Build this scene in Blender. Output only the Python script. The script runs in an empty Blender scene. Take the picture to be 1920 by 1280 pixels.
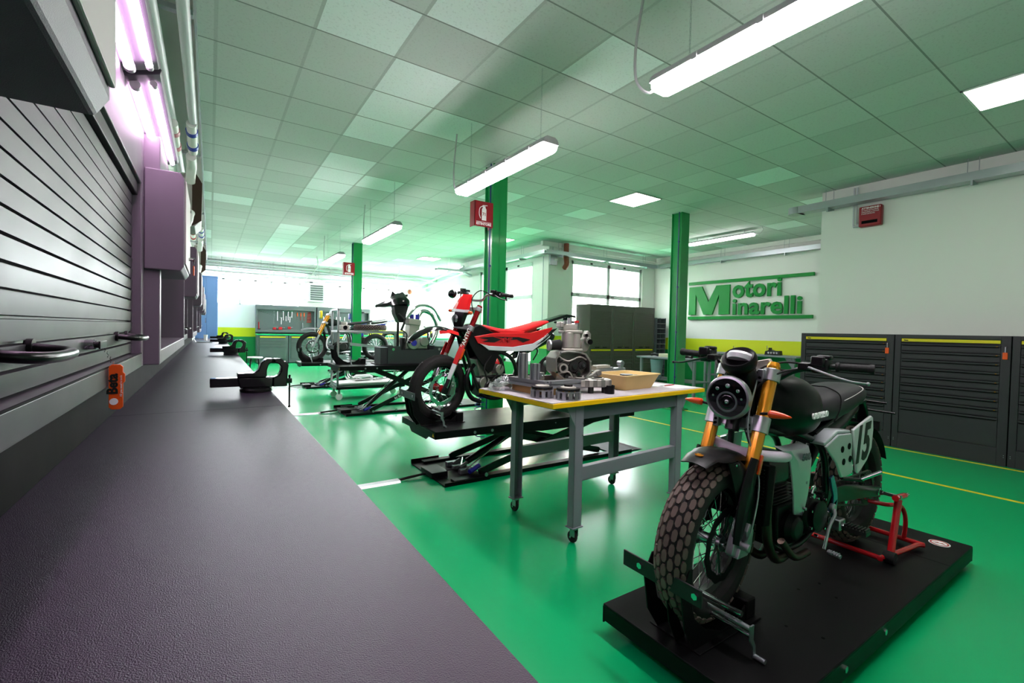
import bpy, bmesh, math, random
from mathutils import Vector, Matrix, Euler
random.seed(7)
SC = bpy.context.scene
COL = SC.collection
PI = math.pi
V = Vector
def rad(d): return math.radians(d)
def lin(h):
    h = h.lstrip('#'); o = []
    for i in (0, 2, 4):
        c = int(h[i:i+2], 16)/255
        o.append(c/12.92 if c <= .04045 else ((c+.055)/1.055)**2.4)
    return o
# ---------------------------------------------------------------- materials
MATS = {}
def mat(name, col, rough=.5, metal=0, spec=.5, coat=0, bump=0, bscale=200, var=0, vscale=6, emit=0, ecol=None, trans=0, ior=1.45, alpha=1, rvar=0):
    m = bpy.data.materials.new(name); m.use_nodes = True
    nt = m.node_tree; b = nt.nodes['Principled BSDF']
    c = lin(col) if isinstance(col, str) else col
    b.inputs['Base Color'].default_value = (*c, 1)
    b.inputs['Roughness'].default_value = rough; b.inputs['Metallic'].default_value = metal
    b.inputs['Specular IOR Level'].default_value = spec; b.inputs['Coat Weight'].default_value = coat
    b.inputs['Coat Roughness'].default_value = .08
    b.inputs['Transmission Weight'].default_value = trans; b.inputs['IOR'].default_value = ior
    b.inputs['Alpha'].default_value = alpha
    if emit:
        b.inputs['Emission Color'].default_value = (*(lin(ecol) if ecol else (1, 1, 1)), 1)
        b.inputs['Emission Strength'].default_value = emit
    tc = nt.nodes.new('ShaderNodeTexCoord')
    n = nt.nodes.new('ShaderNodeTexNoise'); n.inputs['Scale'].default_value = vscale; n.inputs['Detail'].default_value = 4
    nt.links.new(tc.outputs['Object'], n.inputs['Vector'])
    r = nt.nodes.new('ShaderNodeMapRange'); rv = rvar or .04
    r.inputs['To Min'].default_value = max(0, rough-rv); r.inputs['To Max'].default_value = min(1, rough+rv)
    nt.links.new(n.outputs['Fac'], r.inputs['Value']); nt.links.new(r.outputs[0], b.inputs['Roughness'])
    if var:
        mx = nt.nodes.new('ShaderNodeMix'); mx.data_type = 'RGBA'
        mx.inputs['A'].default_value = (*[x*(1-var) for x in c], 1); mx.inputs['B'].default_value = (*[min(1, x*(1+var)) for x in c], 1)
        nt.links.new(n.outputs['Fac'], mx.inputs['Factor']); nt.links.new(mx.outputs['Result'], b.inputs['Base Color'])
    if bump:
        n2 = nt.nodes.new('ShaderNodeTexNoise'); n2.inputs['Scale'].default_value = bscale; n2.inputs['Detail'].default_value = 3
        nt.links.new(tc.outputs['Object'], n2.inputs['Vector'])
        bp = nt.nodes.new('ShaderNodeBump'); bp.inputs['Strength'].default_value = bump; bp.inputs['Distance'].default_value = .002
        nt.links.new(n2.outputs['Fac'], bp.inputs['Height']); nt.links.new(bp.outputs[0], b.inputs['Normal'])
    MATS[name] = m
    return m
M = MATS
mat('wall_white', '#e4e6e0', .75, bump=.1)
mat('partition_white', '#d6e2df', .5)
mat('steel_black', '#0c0c0d', .45, bump=.12, bscale=600, spec=.15)
mat('roller_dark', '#55524c', .45)
mat('cabinet_grey', '#2b2c2f', .45, bump=.1, bscale=500)
mat('cabinet_dark', '#17181a', .5)
mat('locker_mauve', '#675d69', .42, bump=.15, bscale=900, metal=.0)
mat('canopy_mauve', '#4a434f', .4)
mat('shutter', '#2c282f', .43, spec=.6, rvar=.06)
mat('bench_top', '#322839', .37, bump=.9, bscale=480, spec=.6, rvar=.05, var=.2, vscale=60); MATS['bench_top'].node_tree.nodes['Principled BSDF'].inputs['Specular Tint'].default_value = (1, .72, 1, 1)  # specular tint colours the sheen with the purple cast of the canopy light
mat('gap_black', '#040405', .7, spec=.1)
mat('tape_yellow', '#d9d01a', .6)
mat('yellow_edge', '#f2c200', .45)
mat('yellow_strip', '#d8c813', .45)
mat('pillar_green', '#0a8843', .3, coat=.15)
mat('trim_green', '#0d9a48', .4)
mat('sign_green', '#078434', .4, spec=.3)
mat('red_sign', '#8f1420', .4)
mat('white_paint', '#ecebe8', .4)
mat('ink_white', '#f2f2f2', .6)
mat('black_ink', '#0c0c0c', .5)
mat('alu', '#b4b6ba', .32, metal=1)
mat('alu_matte', '#a2a3a8', .42, metal=.85)
mat('cast', '#9a9792', .45, metal=.9, bump=.3, bscale=300)
mat('cast_light', '#b5b0a8', .5, metal=.6, bump=.4, bscale=250)
mat('cast_dark', '#3c3b3a', .45, metal=.8, bump=.3, bscale=200)
mat('chrome', '#d8d8da', .12, metal=1)
mat('galv', '#a9b0b3', .35, metal=.9, var=.15, vscale=3)
mat('rubber', '#141414', .75, bump=.2)
mat('tyre', '#64554f', .8, bump=.4, bscale=300, var=.25, vscale=20)
mat('tyre_black', '#1a1717', .7, bump=.2)
mat('gold', '#e2961a', .22, metal=.65, coat=.5)
mat('red_fork', '#a3121c', .22, metal=.7, coat=.5)
mat('matt_black', '#09090a', .38, spec=.22)
mat('satin_black', '#08080a', .3)
mat('plastic_black', '#0b0b0d', .42, spec=.25)
mat('gloss_black', '#0a0a0c', .12, coat=.5)
mat('leather', '#29262a', .5, bump=.25, bscale=500)
mat('silver_panel', '#c3c8cc', .3, metal=.35, coat=.3)
mat('pale_panel', '#dcdde0', .3, coat=.4)
mat('pale_lilac', '#d9cfdc', .35)
mat('red_plastic', '#d8141c', .35, coat=.2)
mat('red_seat', '#e02024', .55, bump=.15)
mat('red_paint', '#b5121b', .25, coat=.5)
mat('orange', '#f05a14', .4)
mat('amber', '#e8480f', .15, coat=.6)
mat('header', '#4a3a33', .35, metal=.8)
mat('blue_alu', '#6fa0c4', .25, metal=.9)
mat('glass_dark', '#0b0d10', .04, spec=.8, coat=1)
mat('blue_purple', '#2a2a9c', .35)
mat('blue_hose', '#23256f', .3)
mat('blue_band', '#2638a8', .3)
mat('pink_band', '#d48a96', .4)
mat('pipe_grey', '#c3c6ca', .35)
mat('beige_box', '#bab5b2', .5)
mat('grey_leg', '#80838b', .5, bump=.05)
mat('grey_leg_dark', '#5c6269', .5)
mat('cloth', '#b9b2b6', .9, bump=.6, bscale=900, var=.15, vscale=90)
mat('tub', '#d8b878', .5, var=.1)
mat('cardboard', '#a8824f', .8)
mat('paper', '#ececec', .7)
mat('blue_cab', '#5878ac', .5)
mat('panel_grey', '#5f6468', .5)
mat('drawer_grey', '#5a6264', .45)
mat('worktop_green', '#14b070', .45)
mat('terracotta', '#8c4a35', .7)
mat('frame_white', '#dfe1e2', .45)
mat('steel_tool', '#b9bcc0', .25, metal=.9)
mat('red_tool', '#b81c22', .4)
mat('cream', '#e2dcc2', .5)
mat('skid', '#3b3b3e', .5, bump=.3)
mat('stand_grey', '#3e4043', .4, metal=.4)
mat('lamp_tube', '#ffffff', .5, emit=24, ecol='#fff6fb')
mat('lamp_tube_pink', '#ffffff', .5, emit=10, ecol='#ffd2f8')
mat('batten_tube', '#ffffff', .5, emit=7, ecol='#fff8fb')
mat('led_panel', '#ffffff', .5, emit=5, ecol='#fdfbf2')
mat('lamp_body', '#b9b6ba', .45)
mat('yellow_warn', '#e8c71c', .5)
mat('blue_bin', '#7f98a0', .5)
mat('outdoor_wall', '#e9dfc4', .8)
def mat_floor():
    m = mat('floor_green', (.0, .40, .13), .25, coat=0, spec=.38, rvar=.01)
    return m
mat_floor()
def nn(nt, t, **k):
    n = nt.nodes.new(t)
    for a, b in k.items(): setattr(n, a, b)
    return n
def mth(nt, op, a, b=None, c=None):
    n = nn(nt, 'ShaderNodeMath', operation=op)
    for i, x in enumerate((a, b, c)):
        if x is None: continue
        if isinstance(x, (int, float)): n.inputs[i].default_value = x
        else: nt.links.new(x, n.inputs[i])
    return n.outputs[0]
def mixc(nt, f, a, b):
    n = nn(nt, 'ShaderNodeMix', data_type='RGBA')
    if isinstance(f, (int, float)): n.inputs['Factor'].default_value = f
    else: nt.links.new(f, n.inputs['Factor'])
    for k, x in (('A', a), ('B', b)):
        if isinstance(x, (tuple, list)): n.inputs[k].default_value = (*x, 1)
        else: nt.links.new(x, n.inputs[k])
    return n.outputs['Result']
def mat_ceiling():
    m = mat('ceiling_tiles', '#b6bcb8', .85); nt = m.node_tree; b = nt.nodes['Principled BSDF']
    g = nn(nt, 'ShaderNodeNewGeometry'); s = nn(nt, 'ShaderNodeSeparateXYZ'); nt.links.new(g.outputs['Position'], s.inputs[0])
    x = mth(nt, 'DIVIDE', mth(nt, 'SUBTRACT', s.outputs['X'], .024), .6); y = mth(nt, 'DIVIDE', mth(nt, 'SUBTRACT', s.outputs['Y'], 3.026), .6)
    fx = mth(nt, 'FRACT', mth(nt, 'ADD', x, 100.)); fy = mth(nt, 'FRACT', mth(nt, 'ADD', y, 100.))
    ix = mth(nt, 'FLOOR', x); iy = mth(nt, 'FLOOR', y)
    dx = mth(nt, 'MINIMUM', fx, mth(nt, 'SUBTRACT', 1., fx)); dy = mth(nt, 'MINIMUM', fy, mth(nt, 'SUBTRACT', 1., fy))
    barx = mth(nt, 'LESS_THAN', dx, .021); bary = mth(nt, 'LESS_THAN', dy, .011)
    cx = nn(nt, 'ShaderNodeCombineXYZ'); nt.links.new(ix, cx.inputs[0]); nt.links.new(iy, cx.inputs[1])
    wn = nn(nt, 'ShaderNodeTexWhiteNoise', noise_dimensions='2D'); nt.links.new(cx.outputs[0], wn.inputs['Vector'])
    # newer paler tiles, mostly in the third row along the lamps
    colb = mth(nt, 'LESS_THAN', mth(nt, 'ABSOLUTE', mth(nt, 'SUBTRACT', ix, 2.)), .5)
    thr = mth(nt, 'MULTIPLY_ADD', colb, -.5, .93)
    pale = mth(nt, 'GREATER_THAN', wn.outputs['Value'], thr)
    c0 = mixc(nt, wn.outputs['Value'], tuple(lin('#bfc5c2')), tuple(lin('#ccd1ce')))
    c1 = mixc(nt, pale, c0, tuple(lin('#e6efee')))
    c2 = mixc(nt, barx, c1, tuple(lin('#b4bab8')))
    c3 = mixc(nt, bary, c2, tuple(lin('#858b88')))
    n = nn(nt, 'ShaderNodeTexNoise'); n.inputs['Scale'].default_value = 55; n.inputs['Detail'].default_value = 5; nt.links.new(g.outputs['Position'], n.inputs['Vector'])
    sp = mth(nt, 'GREATER_THAN', n.outputs['Fac'], .6)
    c4 = mixc(nt, mth(nt, 'MULTIPLY', sp, .12), c3, (.1, .1, .1))
    nt.links.new(c4, b.inputs['Base Color'])
mat_ceiling()
def mat_band():
    m = mat('wall_bands', '#e4e6e0', .6); nt = m.node_tree; b = nt.nodes['Principled BSDF']
    g = nn(nt, 'ShaderNodeNewGeometry'); s = nn(nt, 'ShaderNodeSeparateXYZ'); nt.links.new(g.outputs['Position'], s.inputs[0])
    c = mixc(nt, mth(nt, 'LESS_THAN', s.outputs['Z'], 1.26), tuple(lin('#e4e4e0')), tuple(lin('#c9d20f')))
    c = mixc(nt, mth(nt, 'LESS_THAN', s.outputs['Z'], .935), c, tuple(lin('#0b9049')))
    nt.links.new(c, b.inputs['Base Color'])
mat_band()
def mat_glass():
    m = bpy.data.materials.new('window_glass'); m.use_nodes = True; nt = m.node_tree; nt.nodes.clear()
    o = nn(nt, 'ShaderNodeOutputMaterial'); t = nn(nt, 'ShaderNodeBsdfTransparent'); g = nn(nt, 'ShaderNodeBsdfGlossy'); g.inputs['Roughness'].default_value = .03
    mx = nn(nt, 'ShaderNodeMixShader'); mx.inputs[0].default_value = .08
    nt.links.new(t.outputs[0], mx.inputs[1]); nt.links.new(g.outputs[0], mx.inputs[2]); nt.links.new(mx.outputs[0], o.inputs[0]); MATS['window_glass'] = m
    m = bpy.data.materials.new('plastic_film'); m.use_nodes = True; nt = m.node_tree; nt.nodes.clear()
    o = nn(nt, 'ShaderNodeOutputMaterial'); t = nn(nt, 'ShaderNodeBsdfTransparent'); g = nn(nt, 'ShaderNodeBsdfGlossy'); g.inputs['Roughness'].default_value = .15; g.inputs['Color'].default_value = (.9, .9, .95, 1)
    mx = nn(nt, 'ShaderNodeMixShader'); mx.inputs[0].default_value = .45
    nt.links.new(t.outputs[0], mx.inputs[1]); nt.links.new(g.outputs[0], mx.inputs[2]); nt.links.new(mx.outputs[0], o.inputs[0]); MATS['plastic_film'] = m
mat_glass()
# ---------------------------------------------------------------- mesh builder
def spline(pts, n=6):
    P = [V(p) for p in pts]
    if len(P) < 3 or n <= 1: return P
    Q = [P[0]*2-P[1]]+P+[P[-1]*2-P[-2]]; out = []
    for i in range(1, len(Q)-2):
        a, b, c, d = Q[i-1:i+3]
        for k in range(n):
            t = k/n
            out.append(.5*((2*b)+(c-a)*t+(2*a-5*b+4*c-d)*t*t+(3*b-a-3*c+d)*t**3))
    out.append(P[-1]); return out
class MB:
    def __init__(s): s.bm = bmesh.new(); s.mats = []; s.mi = 0; s.T = Matrix()
    def m(s, name):
        if name not in s.mats: s.mats.append(name)
        s.mi = s.mats.index(name); return s
    def _f(s, vs):
        try: f = s.bm.faces.new(vs); f.material_index = s.mi; return f
        except ValueError: return None
    def v(s, p): return s.bm.verts.new(s.T @ V(p))
    def box(s, a, b, R=None, c=None):
        """box between corners a and b; R rotates about c (or its centre)"""
        a, b = V(a), V(b); c = V(c) if c else (a+b)/2
        vs = []
        for x in (a.x, b.x):
            for y in (a.y, b.y):
                for z in (a.z, b.z):
                    p = V((x, y, z))
                    if R is not None: p = R @ (p-c)+c
                    vs.append(s.v(p))
        for q in ((0, 1, 3, 2), (4, 6, 7, 5), (0, 4, 5, 1), (2, 3, 7, 6), (0, 2, 6, 4), (1, 5, 7, 3)): s._f([vs[i] for i in q])
        return s
    def cbox(s, c, d, R=None): c, d = V(c), V(d)/2; return s.box(c-d, c+d, R)
    def ring(s, c, ax, r, n, ref=None):
        ax = V(ax).normalized(); u = V(ref) if ref else (V((0, 0, 1)) if abs(ax.z) < .9 else V((1, 0, 0)))
        u = (u-ax*u.dot(ax)).normalized(); w = ax.cross(u)
        return [s.v(V(c)+(u*math.cos(2*PI*i/n)+w*math.sin(2*PI*i/n))*r) for i in range(n)]
    def skin(s, rings, cap=True, closed=False):
        n = len(rings[0]); L = len(rings)
        for k in range(L if closed else L-1):
            A, B = rings[k], rings[(k+1) % L]
            for i in range(n): s._f([A[i], A[(i+1) % n], B[(i+1) % n], B[i]])
        if cap and not closed: s._f(rings[0][::-1]); s._f(rings[-1])
        return s
    def cyl(s, a, b, r, r2=None, n=16, cap=True):
        a, b = V(a), V(b); d = b-a
        return s.skin([s.ring(a, d, r, n), s.ring(b, d, r if r2 is None else r2, n)], cap)
    def tube(s, pts, r, n=8, k=6, closed=False):
        P = spline(pts, k); R = []; ref = None
        for i, p in enumerate(P):
            d = (P[min(i+1, len(P)-1)]-P[max(i-1, 0)]).normalized()
            if ref is None: ref = V((0, 0, 1)) if abs(d.z) < .9 else V((1, 0, 0))
            ref = (ref-d*ref.dot(d)).normalized()
            rr = r if not callable(r) else r(i/(len(P)-1))
            R.append(s.ring(p, d, rr, n, ref))
        return s.skin(R)
    def lathe(s, prof, o=(0, 0, 0), ax=(0, 0, 1), n=32, closed=False):
        """prof: list of (radius, height along axis)"""
        ax = V(ax).normalized(); R = [s.ring(V(o)+ax*h, ax, max(r, 1e-5), n) for r, h in prof]
        return s.skin(R, cap=not closed, closed=closed)
    def prism(s, poly, o, ux, uy, un, h):
        """2D polygon extruded by h along un"""
        o, ux, uy, un = V(o), V(ux), V(uy), V(un)
        A = [s.v(o+ux*x+uy*y) for x, y in poly]; B = [s.v(o+ux*x+uy*y+un*h) for x, y in poly]
        f1 = s._f(A[::-1]); f2 = s._f(B); n = len(A)
        for i in range(n): s._f([A[i], A[(i+1) % n], B[(i+1) % n], B[i]])
        return s
    def loft(s, secs, cap=True, closed=False): return s.skin([[s.v(p) for p in q] for q in secs], cap, closed)
    def sphere(s, c, r, sc=(1, 1, 1), n=16, m=10):
        c = V(c); R = []
        for j in range(1, m):
            t = PI*j/m
            R.append([s.v(c+V((math.sin(t)*math.cos(2*PI*i/n)*sc[0], math.sin(t)*math.sin(2*PI*i/n)*sc[1], math.cos(t)*sc[2]))*r) for i in range(n)])
        return s.skin(R)
    def build(s, name, mt=None, parent=None, smooth=35, bev=0, sub=0, seg=2, M0=None, solid=0):
        if M0 is not None: s.bm.transform(M0)
        bmesh.ops.recalc_face_normals(s.bm, faces=s.bm.faces)
        me = bpy.data.meshes.new(name); s.bm.to_mesh(me); s.bm.free()
        if smooth:
            me.polygons.foreach_set('use_smooth', [True]*len(me.polygons))
            try: me.set_sharp_from_angle(angle=rad(smooth))
            except Exception: pass
        o = bpy.data.objects.new(name, me); COL.objects.link(o)
        for x in (s.mats or [mt]): me.materials.append(MATS[x])
        if parent: o.parent = parent
        if solid:
            md = o.modifiers.new('s', 'SOLIDIFY'); md.thickness = solid; md.offset = 0
        if bev:
            md = o.modifiers.new('b', 'BEVEL'); md.width = bev; md.segments = seg; md.limit_method = 'ANGLE'; md.angle_limit = rad(40); md.harden_normals = False
        if sub:
            md = o.modifiers.new('u', 'SUBSURF'); md.levels = sub; md.render_levels = sub
        return o
def ell(x, zc, hw, hh, n=20, p=2.4, y0=0):
    out = []
    for i in range(n):
        t = 2*PI*i/n; c, q = math.cos(t), math.sin(t)
        out.append((x, y0+hw*math.copysign(abs(c)**(2/p), c), zc+hh*math.copysign(abs(q)**(2/p), q)))
    return out
def tag(o, label, cat, group=None, kind=None):
    o['label'] = label; o['category'] = cat
    if group: o['group'] = group
    if kind: o['kind'] = kind
    return o
def thing(name, label, cat, loc=(0, 0, 0), rz=0, group=None):
    o = bpy.data.objects.new(name, None); o.empty_display_size = .05; COL.objects.link(o)
    o.location = loc; o.rotation_euler = (0, 0, rz)
    return tag(o, label, cat, group)
def struct(o): o['kind'] = 'structure'; return o
def copy_tree(o, parent=None):
    c = o.copy(); COL.objects.link(c)
    if parent: c.parent = parent
    for ch in list(o.children): copy_tree(ch, c)
    return c
def frame(o, x, y):
    x, y = V(x).normalized(), V(y).normalized(); z = x.cross(y)
    m = Matrix((x, y, z)).transposed().to_4x4(); m.translation = V(o); return m
FX = lambda o: frame(o, (0, -1, 0), (0, 0, 1))     # faces -X
FY = lambda o: frame(o, (1, 0, 0), (0, 0, 1))      # faces -Y
def text(s, size, mtx, mt, parent=None, name='lettering', ext=.001, bold=0, sx=1, align='LEFT', sp=1):
    cu = bpy.data.curves.new('t', 'FONT'); cu.body = s; cu.size = size; cu.extrude = ext; cu.offset = bold; cu.align_x = align; cu.space_character = sp
    cu.resolution_u = 3
    to = bpy.data.objects.new('t', cu); COL.objects.link(to)
    bpy.context.view_layer.update()
    me = bpy.data.meshes.new_from_object(to.evaluated_get(bpy.context.evaluated_depsgraph_get()))
    bpy.data.objects.remove(to); bpy.data.curves.remove(cu)
    me.transform(mtx @ Matrix.Diagonal((sx, 1, 1, 1)))
    me.materials.clear(); me.materials.append(MATS[mt])
    o = bpy.data.objects.new(name, me); COL.objects.link(o)
    if parent: o.parent = parent
    return o
def cam():
    yaw, pit, rol, f = 5.85182297e-01, -2.35415927e-02, 2.19346759e-02, 855.096
    fw = V((math.sin(yaw)*math.cos(pit), math.cos(yaw)*math.cos(pit), math.sin(pit)))
    rt = V((math.cos(yaw), -math.sin(yaw), 0)); up = rt.cross(fw)
    r2 = math.cos(rol)*rt+math.sin(rol)*up; u2 = -math.sin(rol)*rt+math.cos(rol)*up
    c = bpy.data.cameras.new('camera'); o = bpy.data.objects.new('camera', c); COL.objects.link(o)
    c.sensor_width = 36; c.lens = f/1920*36; c.clip_start = .02; c.clip_end = 200
    m = Matrix((r2, u2, -fw)).transposed().to_4x4(); m.translation = V((0, 0, 1.36)); o.matrix_world = m
    SC.camera = o
cam()
ZC = 3.524
# ================================================================ the room
def sbox(name, a, b, mt, bev=0, parent=None):
    return struct(MB().box(a, b).build(name, mt, parent, smooth=0, bev=bev))
sbox('floor', (-1, -3.2, -.1), (10.8, 19.6, 0), 'floor_green')
MBc = MB()
for a, b_ in (((-.09, -3.2), (10.9, 8.9)), ((-.09, 8.9), (7.0, 13.4)), ((-.09, 13.4), (8.2, 19.3))): MBc.box((*a, ZC), (*b_, ZC+.03))
struct(MBc.build('ceiling', 'ceiling_tiles', smooth=0))
MBc = MB()
for a, b_ in (((-.7, -3.4), (10.95, 8.95)), ((-.7, 8.95), (7.0, 13.45)), ((-.7, 13.45), (8.2, 19.5))): MBc.box((*a, 4.1), (*b_, 4.2))
struct(MBc.build('ceiling_slab', 'wall_white', smooth=0))
sbox('wall_left', (-.6, -3.2, 0), (-.42, 19.6, 4.1), 'wall_white')
sbox('wall_rear', (-.6, -3.4, 0), (10.9, -3.2, 4.1), 'wall_white')
def wall_x(name, x0, x1, y0, y1, wins, z0=0, z1=4.1, mt='wall_bands'):
    """wall in the XZ plane between x0 and x1; wins: (xa, xb, za, zb)"""
    b = MB(); xs = x0
    for xa, xb, za, zb in wins:
        b.box((xs, y0, z0), (xa, y1, z1)); b.box((xa, y0, z0), (xb, y1, za)); b.box((xa, y0, zb), (xb, y1, z1)); xs = xb
    b.box((xs, y0, z0), (x1, y1, z1)); return struct(b.build(name, mt, smooth=0))
def wall_y(name, x0, x1, y0, y1, wins, z0=0, z1=4.1, mt='wall_bands'):
    b = MB(); ys = y0
    for ya, yb, za, zb in wins:
        b.box((x0, ys, z0), (x1, ya, z1)); b.box((x0, ya, z0), (x1, yb, za)); b.box((x0, ya, zb), (x1, yb, z1)); ys = yb
    b.box((x0, ys, z0), (x1, y1, z1)); return struct(b.build(name, mt, smooth=0))
FARY = 19.2
wall_x('wall_far', -.6, 8.4, FARY, FARY+.25, [(-.15, 2.9, 2.08, 3.0), (3.9, 6.95, 2.08, 3.0)])
wall_x('wall_back', 6.85, 10.8, 8.8, 9.0, [(7.58, 10.22, .9, 3.17)])
wall_y('wall_return', 6.85, 7.05, 9.0, 13.5, [(9.45, 12.2, .5, 3.12)])
wall_x('wall_office', 7.05, 8.4, 13.3, 13.5, [])
sbox('wall_right', (10.75, 3.0, 0), (10.95, 9.0, 4.1), 'wall_bands')
sbox('wall_near', (7.65, -3.2, 0), (7.85, 3.2, 4.1), 'wall_white')
sbox('wall_near_return', (7.85, 3.0, 0), (10.75, 3.2, 4.1), 'wall_white')
# windows: frames, sashes, glass
wn = [0]
def window(o, ux, w, h, cols, rows, t=.05, depth=.06, glass=True):
    """o lower-left corner, ux unit along the wall"""
    wn[0] += 1; b = MB(); o, ux = V(o), V(ux); uz = V((0, 0, 1)); un = ux.cross(uz)
    def bar(x0, z0, x1, z1, d=depth, off=0):
        b.prism([(x0, z0), (x1, z0), (x1, z1), (x0, z1)], o-un*(d/2+off), ux, uz, un, d)
    bar(0, 0, w, t); bar(0, h-t, w, h); bar(0, 0, t, h); bar(w-t, 0, w, h)
    for i, c in enumerate(cols): bar(c-t*.6, 0, c+t*.6, h)
    for r in rows: bar(0, r-t*.6, w, r+t*.6)
    f = struct(b.build('window_%d' % wn[0], 'frame_white', smooth=0, bev=.006))
    X = [t]+list(cols)+[w-t]; Z = [t]+list(rows)+[h-t]
    g = MB()
    for i in range(len(X)-1):
        for j in range(len(Z)-1):
            g.prism([(X[i], Z[j]), (X[i+1], Z[j]), (X[i+1], Z[j+1]), (X[i], Z[j+1])], o-un*.004, ux, uz, un, .008)
    go = g.build('window_pane', 'window_glass', f, smooth=0)
    h_ = MB()
    for i in range(len(X)-1):
        for z in rows:
            h_.prism([(X[i]+.1, z-.012), (X[i]+.2, z-.012), (X[i]+.2, z+.006), (X[i]+.1, z+.006)], o+un*depth/2, ux, uz, un, .02)
        h_.prism([((X[i]+X[i+1])/2-.05, h-.045), ((X[i]+X[i+1])/2+.02, h-.045), ((X[i]+X[i+1])/2+.02, h-.005), ((X[i]+X[i+1])/2-.05, h-.005)], o+un*depth/2, ux, uz, un, .015)
    h_.build('window_latch', 'cabinet_dark', f, smooth=0)
    return f
window((-.15, FARY+.06, 2.08), (1, 0, 0), 3.05, .92, (1.05, 2.05), ())
window((3.9, FARY+.06, 2.08), (1, 0, 0), 3.05, .92, (.9, 1.95), ())
window((7.58, 8.86, .9), (1, 0, 0), 2.64, 2.27, (1.34,), (1.42,), t=.09)
window((6.92, 12.2, .5), (0, -1, 0), 2.75, 2.62, (.9, 1.45), (1.75,), t=.09)
# glazed office partition past the return wall
b = MB()
for y in (13.6, 14.6, 15.6, 16.7, 17.8, 19.1): b.box((8.12, y-.04, 0), (8.2, y+.04, 3.1))
b.box((8.1, 13.5, 0), (8.22, 19.2, 1.0)); b.box((8.1, 13.5, 3.02), (8.22, 19.2, 3.16)); b.box((8.1, 13.5, 1.0), (8.22, 19.2, 1.06))
ow = struct(b.build('window_5', 'partition_white', smooth=0, bev=.005))
MB().box((8.155, 13.5, 1.05), (8.165, 19.2, 3.03)).build('window_pane', 'window_glass', ow, smooth=0)
sbox('wall_office_side', (8.13, 13.5, 3.16), (8.2, 19.2, ZC), 'partition_white')
sbox('wall_yard', (9.6, 15.0, -.1), (14, 15.3, 4.6), 'outdoor_wall')
sbox('ground', (6.8, 9.0, -.3), (40, 60, -.1), 'beige_box')
# beams and skirtings
sbox('trim_1', (-.42, 18.2, 3.36), (8.1, FARY, ZC), 'wall_white')
sbox('trim_2', (6.6, 8.72, 3.42), (10.75, 8.8, ZC), 'wall_white')
sbox('trim_3', (10.7, 3.2, 3.42), (10.75, 8.72, ZC), 'wall_white')
sbox('baseboard_back', (6.85, 8.785, 0), (10.75, 8.8, .09), 'pillar_green')
# ceiling edge rail above the left benches
sbox('trim_4', (-.10, -3.2, ZC-.13), (-.088, 19.2, ZC+.03), 'galv')
# green pillars: H section steel
def pillar(x, y, lab):
    t = thing('steel_pillar', lab, 'pillar', (x, y, 0), group=None); w, d = .11, .105
    b = MB(); b.box((-w, -d, 0), (w, -d+.014, ZC)); b.box((-w, d-.014, 0), (w, d, ZC)); b.box((-.006, -d, 0), (.006, d, ZC)); b.box((-.16, -.16, 0), (.16, .16, .02))
    b.box((-.085, -d+.014, 0), (-.078, d-.014, ZC))
    b.build('column', 'pillar_green', t, smooth=0, bev=.003)
    b = MB(); b.tube([(-w-.012, -.06, .1), (-w-.012, -.06, ZC)], .009, k=1)
    for z in (.6, 1.4, 2.2, 3.0): b.cbox((-w-.008, -.06, z), (.02, .035, .02))
    b.build('cable', 'blue_hose', t)
    return t
pillar(3.16, 5.225, 'green steel pillar standing behind the red motorcycle, ceiling to floor')
pillar(7.04, 5.225, 'green steel pillar left of the big green wall lettering')
pillar(3.16, 12.12, 'green steel pillar farthest back, near the blue motorcycle')
# floor tapes
for x, n in ((5.73, 'trim_5'), (7.11, 'trim_6')): sbox(n, (x-.025, -3.2, .0005), (x+.025, 8.2, .002), 'tape_yellow')
# daylight and windows
w = bpy.data.worlds.new('sky'); SC.world = w; w.use_nodes = True
bg = w.node_tree.nodes['Background']; bg.inputs[0].default_value = (.92, .97, 1, 1); bg.inputs[1].default_value = 15.0
def portal(o, ux, uz_h, w_, flip=False):
    l = bpy.data.lights.new('portal', 'AREA'); l.shape = 'RECTANGLE'; l.size = w_; l.size_y = uz_h
    l.cycles.is_portal = True
    ob = bpy.data.objects.new('daylight', l); COL.objects.link(ob)
    return ob
for c, w_, h_, rot in (((1.375, FARY+.3, 2.54), 3.05, .92, (rad(-90), 0, 0)), ((5.42, FARY+.3, 2.54), 3.05, .92, (rad(-90), 0, 0)),
                       ((8.9, 9.05, 2.03), 2.64, 2.27, (rad(-90), 0, 0)), ((7.1, 10.8, 1.8), 2.75, 2.6, (rad(-90), 0, rad(-90)))):
    ob = portal(None, None, h_, w_); ob.location = c; ob.rotation_euler = rot
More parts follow.
